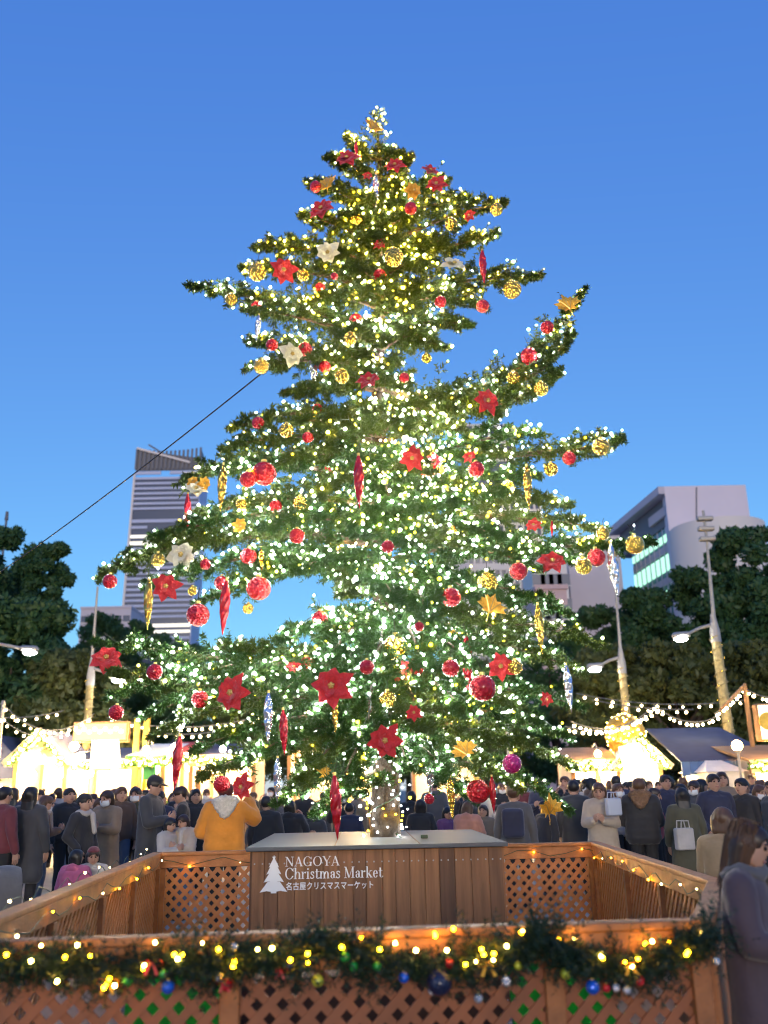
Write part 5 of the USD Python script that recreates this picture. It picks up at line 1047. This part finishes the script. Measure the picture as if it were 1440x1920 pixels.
def garment(kind, pose, turn):
    key = (kind, pose, turn)
    if key in _garb: return _garb[key]
    po = POSES[pose]; nod = po.get('nod', 0.0); H = lambda p: rot_head(p, turn, nod)
    if kind in ('puffer', 'jacket', 'long', 'hoodie'):
        f = {'puffer': .055, 'jacket': .03, 'long': .036, 'hoodie': .035}[kind]; hem = {'puffer': .80, 'jacket': .84, 'long': .48, 'hoodie': .82}[kind]
        S = lambda z, w, r: [sph((s * w, .008, z), r) for s in (-1, 1)]
        L = [m3.Manifold.batch_hull(S(1.30, .10, .08 + f) + S(1.12, .085, .085 + f)), m3.Manifold.batch_hull(S(1.12, .085, .085 + f) + S(.95, .09, .09 + f)), m3.Manifold.batch_hull(S(.95, .09, .09 + f) + S(hem + .09, .10 + (.03 if kind == 'long' else 0), .088 + f))]
        L = [m3.Manifold.batch_hull(L[:1]) , *L[1:]]
        L += [m3.Manifold.batch_hull([sph((-.15, .01, 1.355), .05 + f * .6), sph((.15, .01, 1.355), .05 + f * .6), sph((0, .015, 1.39), .065 + f * .4)])]
        cut = m3.Manifold.cube((3, 3, hem), True).translate((0, 0, hem / 2 - 0.0))
        body = union(L) - cut
        for k, s in enumerate((-1, 1)):
            sh, el, wr = V(s * .165, .01, 1.345), V(*po['el'][k]), V(*po['wr'][k])
            body = body + union(chain([sh, el, wr - (wr - el) * .06], [.058 + f * .8, .050 + f * .7, .040 + f * .55]))
        if kind in ('puffer', 'hoodie'): body = body + m3.Manifold.batch_hull([sph((s * .06, .085, 1.40), .05) for s in (-1, 1)] + [sph((0, .07, 1.44), .05)])
        else: body = body + union([bone((s * .055, .04, 1.40), (s * .035, -.055, 1.37), .035, .028, 8) for s in (-1, 1)])
        m = tm(body, .045, 5)
        v = m.vertices.copy(); n = m.vertex_normals
        if kind == 'puffer': m.vertices = v + n * (.011 * np.abs(np.sin(v[:, 2] * 34 + 1.2 * np.abs(v[:, 0])))[:, None] - .004)
        else: m.vertices = v + n * (.010 * (meshkit.fbm(v * V(9, 9, 5), 3, 3) - .5))[:, None] * 2
    elif kind == 'trousers':
        L = [bone(V(-.05, .01, .93), V(.05, .01, .93), .11, .11)]
        for s, (hip, kn, an) in zip((-1, 1), legs_of(po)): L += chain([V(s * .06, .01, .93), hip, kn, an + V(0, 0, .02)], [.10, .098, .070, .058])
        m = tm(union(L), .06, 4); v = m.vertices; m.vertices = v + m.vertex_normals * (.014 * (meshkit.fbm(v * 9, 2, 8) - .5))[:, None]
    elif kind == 'shoes':
        L = []
        for s, (hip, kn, an) in zip((-1, 1), legs_of(po)): L.append(m3.Manifold.batch_hull([sph(an + V(0, .035, -.035), .046), sph(an + V(s * .012, -.15, -.052), .035), sph(an + V(s * .03, -.09, -.05), .036), sph(an + V(0, 0, .02), .045)]))
        m = tm(union(L))
    elif kind in ('short', 'bob', 'long_hair', 'tied'):
        L = [m3.Manifold.batch_hull([sph(H((0, .022, 1.572)), .094, 18), sph(H((0, -.028, 1.582)), .078, 16)])]
        if kind != 'short': L += [m3.Manifold.batch_hull([sph(H((s * .05, .035, 1.55)), .060) for s in (-1, 1)] + [sph(H((s * .062, .035, 1.445)), .040) for s in (-1, 1)])]
        if kind == 'long_hair': L += [m3.Manifold.batch_hull([sph(H((s * .062, .04, 1.47)), .040) for s in (-1, 1)] + [sph((s * .07, .085, 1.22), .035) for s in (-1, 1)])]
        if kind == 'tied': L += [sph(H((0, .125, 1.60)), .045), bone(H((0, .1, 1.56)), H((0, .15, 1.48)), .035, .02)]
        hm = union(L)
        face = m3.Manifold.batch_hull([sph(H((s * .034, -.105, z)), .040) for s in (-1, 1) for z in (1.43, 1.565)] + [sph(H((0, -.11, 1.595)), .022)])
        hm = hm - face
        if kind == 'short': hm = hm - m3.Manifold.batch_hull([sph(H((x, y, 1.43)), .07) for x in (-.1, .1) for y in (-.12, .02)])
        m = tm(hm, .022, 3); v = m.vertices; m.vertices = v + m.vertex_normals * (.009 * (meshkit.fbm(v * V(40, 40, 8), 2, 4) - .5))[:, None]
    elif kind in ('beanie', 'cap', 'beret'):
        top = m3.Manifold.batch_hull([sph(H((0, .018, 1.585)), .099, 18), sph(H((0, -.02, 1.59)), .088, 16)]) - m3.Manifold.cube((1, 1, .4), True).translate((0, 0, 1.595 - .2))
        if kind == 'beret': top = m3.Manifold.batch_hull([sph(H((s * .06, .02, 1.63)), .055) for s in (-1, 1)] + [sph(H((0, -.05, 1.62)), .05), sph(H((0, .08, 1.60)), .06)])
        if kind == 'cap': top = top + m3.Manifold.batch_hull([sph(H((s * .05, -.09, 1.60)), .010) for s in (-1, 1)] + [sph(H((s * .035, -.175, 1.59)), .008) for s in (-1, 1)])
        m = tm(top, .03, 2)
    elif kind == 'fur_hood':
        a = np.linspace(0, 2 * np.pi, 15)[:-1]
        L = [m3.Manifold.batch_hull([sph(p, .045, 8), sph(q, .045, 8)]) for p, q in zip([V(.115 * math.sin(t), .06 + .085 * math.cos(t), 1.43 + .03 * math.cos(t)) for t in a], [V(.115 * math.sin(t), .06 + .085 * math.cos(t), 1.43 + .03 * math.cos(t)) for t in np.roll(a, -1)])]
        L.append(m3.Manifold.batch_hull([sph((s * .08, .13, 1.40), .05) for s in (-1, 1)] + [sph((0, .15, 1.30), .05), sph((0, .13, 1.47), .04)]))
        m = tm(union(L), .022, 3); v = m.vertices; m.vertices = v + m.vertex_normals * (.03 * (meshkit.noise(v * 55, 5) - .4))[:, None]
    elif kind == 'mask':
        m = tm(m3.Manifold.batch_hull([sph(H((0, -.105, 1.515)), .020, 8), sph(H((0, -.085, 1.462)), .022, 8)] + [sph(H((s * .055, -.05, z)), .022, 8) for s in (-1, 1) for z in (1.47, 1.515)]))
    elif kind == 'scarf':
        a = np.linspace(0, 2 * np.pi, 13)
        P_ = [V(.095 * math.sin(t), .01 + .085 * math.cos(t), 1.405 + .015 * math.sin(3 * t)) for t in a]
        m = tm(union([bone(p, q, .042, .042, 8) for p, q in zip(P_[:-1], P_[1:])] + [bone((.05, -.115, 1.39), (.07, -.15, 1.15), .04, .035, 8)]), .035, 2)
    elif kind == 'backpack':
        m = tm(rbox(-.15, .15, .15, .30, .98, 1.36, .05))
    _garb[key] = m
    return m
def person(label, M, coat='jacket', colour='black', pose='stand', hair='short', haircol='black', legs='black', hat=None, hatcol='black', extras=(), turn=0.0, group='people in the crowd'):
    t = thing('person', label, 'person', M, group)
    b, eyes, brow, mouth = body_parts(pose, turn)
    bd = obj('body', b, SKIN, t, smooth=True)
    for e in eyes: obj('eye', e, EYE_, t, smooth=True)
    for e in brow: obj('eyebrow', e, HAIR[haircol], t)
    obj('mouth', mouth, LIP, t)
    obj('coat', garment(coat, pose, turn), COAT[colour], t, smooth=60)
    obj('trousers', garment('trousers', pose, turn), JEANS[legs], t, smooth=60)
    obj('shoes', garment('shoes', pose, turn), SHOE, t, smooth=50)
    obj('hair', garment(hair, pose, turn), HAIR[haircol], t, smooth=60)
    if hat: obj(hat, garment(hat, pose, turn), COAT[hatcol], t, smooth=60)
    for e, m in extras: obj(e, garment(e, pose, turn), m, t, smooth=60)
    return t
def held_phone(label, M, at, rx=0.0, rz=0.0):
    t = thing('phone', label, 'phone', M @ mat4(at, rx=rx, rz=rz))
    obj('case', rbox(-.037, .037, -.005, .005, -.075, .075, .0045), PHONE, t, smooth=40)
    obj('screen', bx(-.033, .033, .0052, .0062, -.069, .069), SCREEN, t)
    obj('camera_bump', rbox(.005, .03, -.008, -.0048, .035, .065, .0015), PHONE, t)
def place(px, top, d, face, h=None):
    """stands someone at distance d so that the head's top shows at that spot; face: the way they look, degrees, 0 = towards the camera, 90 = to the right"""
    p = P(px, top, d); hh = p[2] if h is None else h
    hh = min(max(hh, 1.0), 1.86); s = hh / 1.665
    return mat4((p[0], d, 0), rz=math.radians(face), s=s), hh
# (column, row of the head's top, distance, facing, coat, colour, pose, hair, hair colour, trousers, hat, hat colour, extras, label)
E_ = lambda *a: a
m_ = (('mask', MASK),)
CROWD = [
 (10,1474,10.2,150,'jacket','maroon','stand','short','black','black',None,'black',(),'person in a maroon jacket cut by the left edge of the crowd'),
 (60,1474,10.4,170,'long','charcoal','stand','long_hair','black','black',None,'black',(),'person with long black hair and a dark long coat seen from behind on the left'),
 (84,1490,11.6,120,'jacket','brown','hold','bob','brown','jeans',None,'black',(('scarf',COAT['cream']),),'person with brown bob and cream scarf right of the long black hair'),
 (132,1476,12.2,40,'jacket','black','stand','short','black','black',None,'black',(),'man in black jacket facing this way left of the black knit cap'),
 (160,1489,10.6,70,'jacket','black','pocket','short','black','black','beanie','black',(('scarf',COAT['white']),),'person in black knit cap and white scarf turned to the right'),
 (203,1480,11.4,-20,'long','beige','hold','bob','dark','black',None,'black',m_,'person in a long beige coat with a white mask'),
 (229,1474,12.6,30,'jacket','brown','stand','bob','brown','jeans',None,'black',(),'person with brown hair and brown jacket behind the long beige coat'),
 (256,1476,12.8,-10,'jacket','olive','pocket','short','black','black',None,'black',m_,'person in olive jacket with a white mask left of the tall flat cap'),
 (287,1455,10.8,80,'long','charcoal','hold','short','black','black','cap','black',(),'tall man in charcoal coat and black flat cap in profile'),
 (300,1481,12.0,0,'jacket','navy','hold','short','black','black',None,'black',m_,'masked person in navy jacket right of the tall flat cap'),
 (343,1473,11.2,-80,'jacket','black','look','short','dark','jeans',None,'black',(),'person bending a dark haired head to the left beside the orange coat'),
 (318,1532,10.4,60,'hoodie','white','hold','bob','black','black',None,'black',(),'child in white hooded jacket turned right, left one of the pair in white'),
 (346,1526,10.5,-30,'puffer','cream','hold','bob','dark','jeans',None,'black',(('scarf',COAT['white']),),'child in cream jacket with white scarf beside the white hooded child'),
 (368,1478,12.4,20,'jacket','black','stand','bob','black','black',None,'black',(),'person in black behind the left shoulder of the orange coat'),
 (500,1492,11.2,170,'long','black','stand','short','black','black',None,'black',(),'person in black seen from behind just right of the orange coat'),
 (545,1500,11.8,160,'puffer','black','photo','bob','black','black',None,'black',(),'person in black puffer seen from behind left of the planter lid corner'),
 (588,1512,12.2,0,'jacket','charcoal','hold','short','dark','black',None,'black',m_,'masked person in charcoal jacket behind the hanging red spindle'),
 (655,1505,12.6,175,'jacket','navy','stand','short','black','black',None,'black',(),'person in navy seen from behind just left of the lit trunk'),
 (788,1498,12.0,180,'jacket','black','stand','bob','black','black',None,'black',(),'person in black seen from behind just right of the lit trunk'),
 (838,1512,12.2,30,'jacket','purple','hold','bob','black','jeans',None,'black',(),'person in a purple jacket left of the peach coat'),
 (876,1502,11.4,150,'puffer','peach','hold','bob','brown','black',None,'black',(),'person in a peach coloured puffer behind the planter lid'),
 (905,1508,12.2,-20,'jacket','beige','stand','bob','dark','black',None,'black',(),'person in beige between the peach coat and the grey vest'),
 (962,1472,10.4,165,'jacket','grey','stand','short','brown','black','beanie','beige',(('backpack',COAT['navy']),),'person in grey jacket with navy backpack and beige cap right of the planter'),
 (1020,1500,11.6,-60,'long','black','stand','long_hair','black','black',None,'black',(),'person in a long black coat right of the navy backpack'),
 (1074,1462,11.8,170,'long','charcoal','stand','short','black','black',None,'black',(),'tall person in charcoal coat seen from behind left of the cream coat'),
 (1122,1466,11.0,-20,'long','cream','hold','bob','brown','jeans',None,'black',(),'woman in a cream coat over blue jeans'),
 (1158,1468,12.2,20,'jacket','white','stand','bob','brown','black',None,'black',m_,'masked woman in a white jacket right of the cream coat'),
 (1196,1458,10.8,165,'puffer','black','look','short','brown','black',None,'black',(('fur_hood',mat('brown_fur',(.20,.11,.06),.9,var=.3,scale=40,bump=.9,bscale=60)),),'person in big black puffer with brown fur hood seen from behind'),
 (1222,1476,11.8,60,'jacket','red','hold','bob','dark','black',None,'black',(),'person in a red jacket right of the brown fur hood'),
 (1246,1452,12.8,10,'jacket','navy','stand','short','black','black',None,'black',(),'man in navy jacket behind the long green black coat'),
 (1277,1476,10.5,175,'long','olive','stand','long_hair','black','black',None,'black',(),'person with long black hair in a dark olive long coat seen from behind'),
 (1300,1462,12.4,-40,'jacket','grey','hold','short','dark','jeans',None,'black',m_,'masked person in grey jacket under the blue canopy'),
 (1336,1450,10.9,5,'jacket','navy','pocket','short','black','black',None,'black',(),'young man in zipped navy jacket facing this way on the right'),
 (1352,1446,13.0,-10,'jacket','beige','stand','bob','dark','black',None,'black',(),'person in beige in front of the plain white tent'),
 (1388,1458,10.9,-55,'jacket','black','stand','short','black','black',None,'black',(),'person in black turned left, right of the zipped navy jacket'),
 (1420,1470,11.8,20,'jacket','olive','hold','bob','brown','black',None,'black',m_,'masked person in olive jacket near the right edge of the crowd'),
 (1445,1462,10.6,-80,'puffer','charcoal','stand','short','dark','black',None,'black',(),'person in charcoal puffer cut by the right edge'),
 (145,1592,9.4,160,'puffer','pink','stand','bob','black','black',None,'pink',(),'small child in a pink jacket with black bobbed hair on the left'),
 (176,1588,9.6,20,'hoodie','white','hold','bob','dark','jeans','beanie','maroon',(),'small child in white with a dark red cap next to the pink jacket'),
]
for (px, top, d, face, coat, col, pose, hair, hc, legs, hat, hatc, ex_, lab) in CROWD:
    d = d * 1.24 if top < 1580 else d
    M, hh = place(px, top, d, face)
    person(lab, M, coat, col, pose, hair, hc, legs, hat, hatc, ex_)
# the man in the orange coat, from behind, photographing the tree with a raised hand
M, hh = place(424, 1464, 11.4, 188)
person('man in a bright orange puffer with pale fur hood, back turned, raising a phone', M, 'puffer', 'orange', 'raise_', 'short', 'auburn', 'black', None, 'black', (('fur_hood', FUR),), 0.0, None)
po = POSES['raise_']; held_phone('black phone in the raised hand of the orange coat', M, V(*po['wr'][0]) + V(.055, -.03, .11), rz=0)
# second rows of the crowd
gp2 = np.random.default_rng(77)
cols = ['black', 'charcoal', 'navy', 'brown', 'grey', 'beige', 'olive', 'black', 'maroon', 'white', 'black', 'khaki']
hn = {'short': 'short', 'bob': 'chin length', 'long_hair': 'long', 'tied': 'tied up'}
anchors = [(0, 'at the left edge'), (70, 'behind the long black haired person'), (130, 'under the glowing gabled stall'), (180, 'under the orange sign'), (240, 'before the square stall'), (290, 'before the green fronted booth'), (345, 'before the red and white booth'), (470, 'right of the raised phone'), (540, 'over the planter lid corner'), (610, 'near the low red spindle'), (690, 'left of the trunk'), (770, 'right of the trunk'), (850, 'behind the peach puffer'), (930, 'left of the beige cap'), (1010, 'right of the navy backpack'), (1090, 'before the dazzling white stall'), (1150, 'under the golden dome'), (1210, 'before the steep gabled stall'), (1270, 'under the blue canopy'), (1350, 'before the white tent'), (1415, 'before the right edge stall')]
seen = set()
spots = [x for x in range(-15, 400, 16)] + [x for x in range(470, 1040, 34)] + [x for x in range(1045, 1460, 16)]
for k, px in enumerate(spots):
    d = gp2.uniform(16.2, 23.0); top = 1480 - (1700 / d) * gp2.uniform(-.02, .20) + (720 - px) * .012
    cl, hr, hc, po_, ct = cols[gp2.integers(12)], ['short', 'bob', 'long_hair', 'short', 'bob', 'tied'][gp2.integers(6)], ['black', 'dark', 'brown', 'black'][gp2.integers(4)], ['stand', 'photo', 'hold', 'walk', 'pocket', 'photo'][gp2.integers(6)], ['jacket', 'long', 'puffer'][gp2.integers(3)]
    fc = gp2.choice([0, 20, -25, 60, -60, 170, 185, 95])
    near = min(anchors, key=lambda a: abs(a[0] - px))[1]
    row = 'in the second row' if d < 18.5 else 'in the third row' if d < 21 else 'far back'
    way = 'facing us' if abs(fc) < 30 else 'back turned' if abs(fc) > 140 else 'side on'
    lab = f"person in {cl} {dict(jacket='jacket', long='coat', puffer='puffer')[ct]}, {hn[hr]} {'' if hc == 'black' else hc + ' '}hair, {way}, {near}"
    if len(lab.replace(',', '').split()) > 16: lab = f"person in {cl}, {hn[hr]} hair, {way}, {near}"
    if lab in seen: lab += ', ' + row
    seen.add(lab)
    M, hh = place(px + gp2.uniform(-6, 6), top, d, fc, gp2.uniform(1.55, 1.8))
    person(lab, M, ct, cl, po_, hr, hc, ['black', 'jeans', 'grey'][gp2.integers(3)], None, 'black', m_ if gp2.random() < .4 else ())
# the woman close by on the right and the khaki coat behind her
M, hh = place(1386, 1538, 4.45, 58)
person('woman with long dark hair in a plum coat, close by at the right edge', M, 'long', 'plum', 'look', 'long_hair', 'dark', 'black', None, 'black', (('scarf', COAT['grey']),), 0.0, None)
gh = np.random.default_rng(4); nodw = POSES['look']['nod']; st_l = []
for k in range(420):                        # loose strands over her hair, from the crown down past the collar
    a = gh.uniform(.75, 2 * math.pi - .75) - math.pi / 2; r_ = .098 + gh.normal() * .004
    top_ = V(gh.normal() * .02, .02 + gh.normal() * .02, 1.672); sd = V(math.cos(a) * r_, .02 + math.sin(a) * r_, 1.56 + gh.normal() * .01); lo = V(math.cos(a) * (r_ - .012), .035 + math.sin(a) * (r_ - .02), 1.42 + gh.normal() * .03)
    hp = rot_head(np.array([top_, (top_ + sd) / 2 + V(0, 0, .03) + (sd - V(0, .02, 1.56)) * .22, sd, lo]), 0, nodw)
    tail = V(hp[3][0] * .9 + gh.normal() * .012, max(hp[3][1], .03) + .02 + gh.normal() * .012, gh.uniform(1.20, 1.34)) if hp[3][1] > -.02 else hp[3] + V(0, 0, -.03)
    st_l.append(tube(np.vstack([hp, tail]), [.0028, .003, .003, .0026, .0008], 3, caps=False))
strand = cat(st_l); wp = [p for p in stage.GetPrimAtPath('/World').GetChildren() if p.GetName().startswith('person')][-1]
obj('hair_strands', strand, HAIR['brown'], wp, kind='stuff')
po = POSES['look']; held_phone('phone in the hands of the woman in the plum coat', M, V(0, -.33, 1.115), rx=-.9)
M, hh = place(1352, 1512, 7.4, 150)
person('person in a khaki coat half hidden by the woman in plum', M, 'long', 'khaki', 'hold', 'bob', 'brown', 'black', None, 'black', (), 0.0, None)
# stroller and bags
c = P(22, 1640, 8.6); t = thing('stroller', 'baby stroller with a grey hood at the lower left edge', 'stroller', mat4((c[0], 8.6, 0), rz=.5))
hd = m3.Manifold.sphere(.30, 28) - m3.Manifold.sphere(.285, 28) - m3.Manifold.cube((2, 2, 1), True).translate((0, 0, -.55)) - m3.Manifold.cube((1, 1, 1), True).translate((.62, 0, 0))
obj('hood', tm(hd.scale((1, .85, 1)).translate((-.05, 0, .72))), COAT['grey'], t, smooth=40)
obj('seat', tm(m3.Manifold.batch_hull([sph((-.25, s * .2, .45), .05) for s in (-1, 1)] + [sph((.25, s * .2, .38), .05) for s in (-1, 1)] + [sph((-.3, s * .2, .75), .04) for s in (-1, 1)])), COAT['black'], t, smooth=40)
for s in (-1, 1):
    obj('frame', tube([V(-.5, s * .24, 1.02), V(-.1, s * .25, .6), V(.38, s * .25, .16)], .014), STEEL, t); obj('frame', tube([V(.1, s * .25, .5), V(-.34, s * .25, .16)], .014), STEEL, t)
    for x in (-.34, .38): w = trimesh.creation.torus(.085, .022).apply_transform(mat4((x, s * .25, .108), rx=math.pi / 2)); obj('wheel', w, SHOE, t, smooth=True)
obj('handle', tube([V(-.5, -.25, 1.02), V(-.5, .25, 1.02)], .018), SHOE, t)
def bag(label, px, py, d, m, s=.3):
    c = P(px, py, d); t = thing('bag', label, 'bag', mat4(c, rz=.3))
    obj('bag_body', rbox(-s * .5, s * .5, -.05, .05, -s * .55, s * .5, .02), m, t, smooth=30)
    for y in (-.05, .05): obj('handle', tube([V(-s * .25, y, s * .5), V(-s * .2, y, s * .85), V(s * .2, y, s * .85), V(s * .25, y, s * .5)], .008, 6), m, t)
bag('white shopping bag carried by the dark olive long coat', 1283, 1572, 12.7, COAT['white'], .26)
bag('pale blue bag beside the masked woman in white', 1150, 1512, 13.3, mat('pale_bag', (.45, .48, .56), .7), .22)
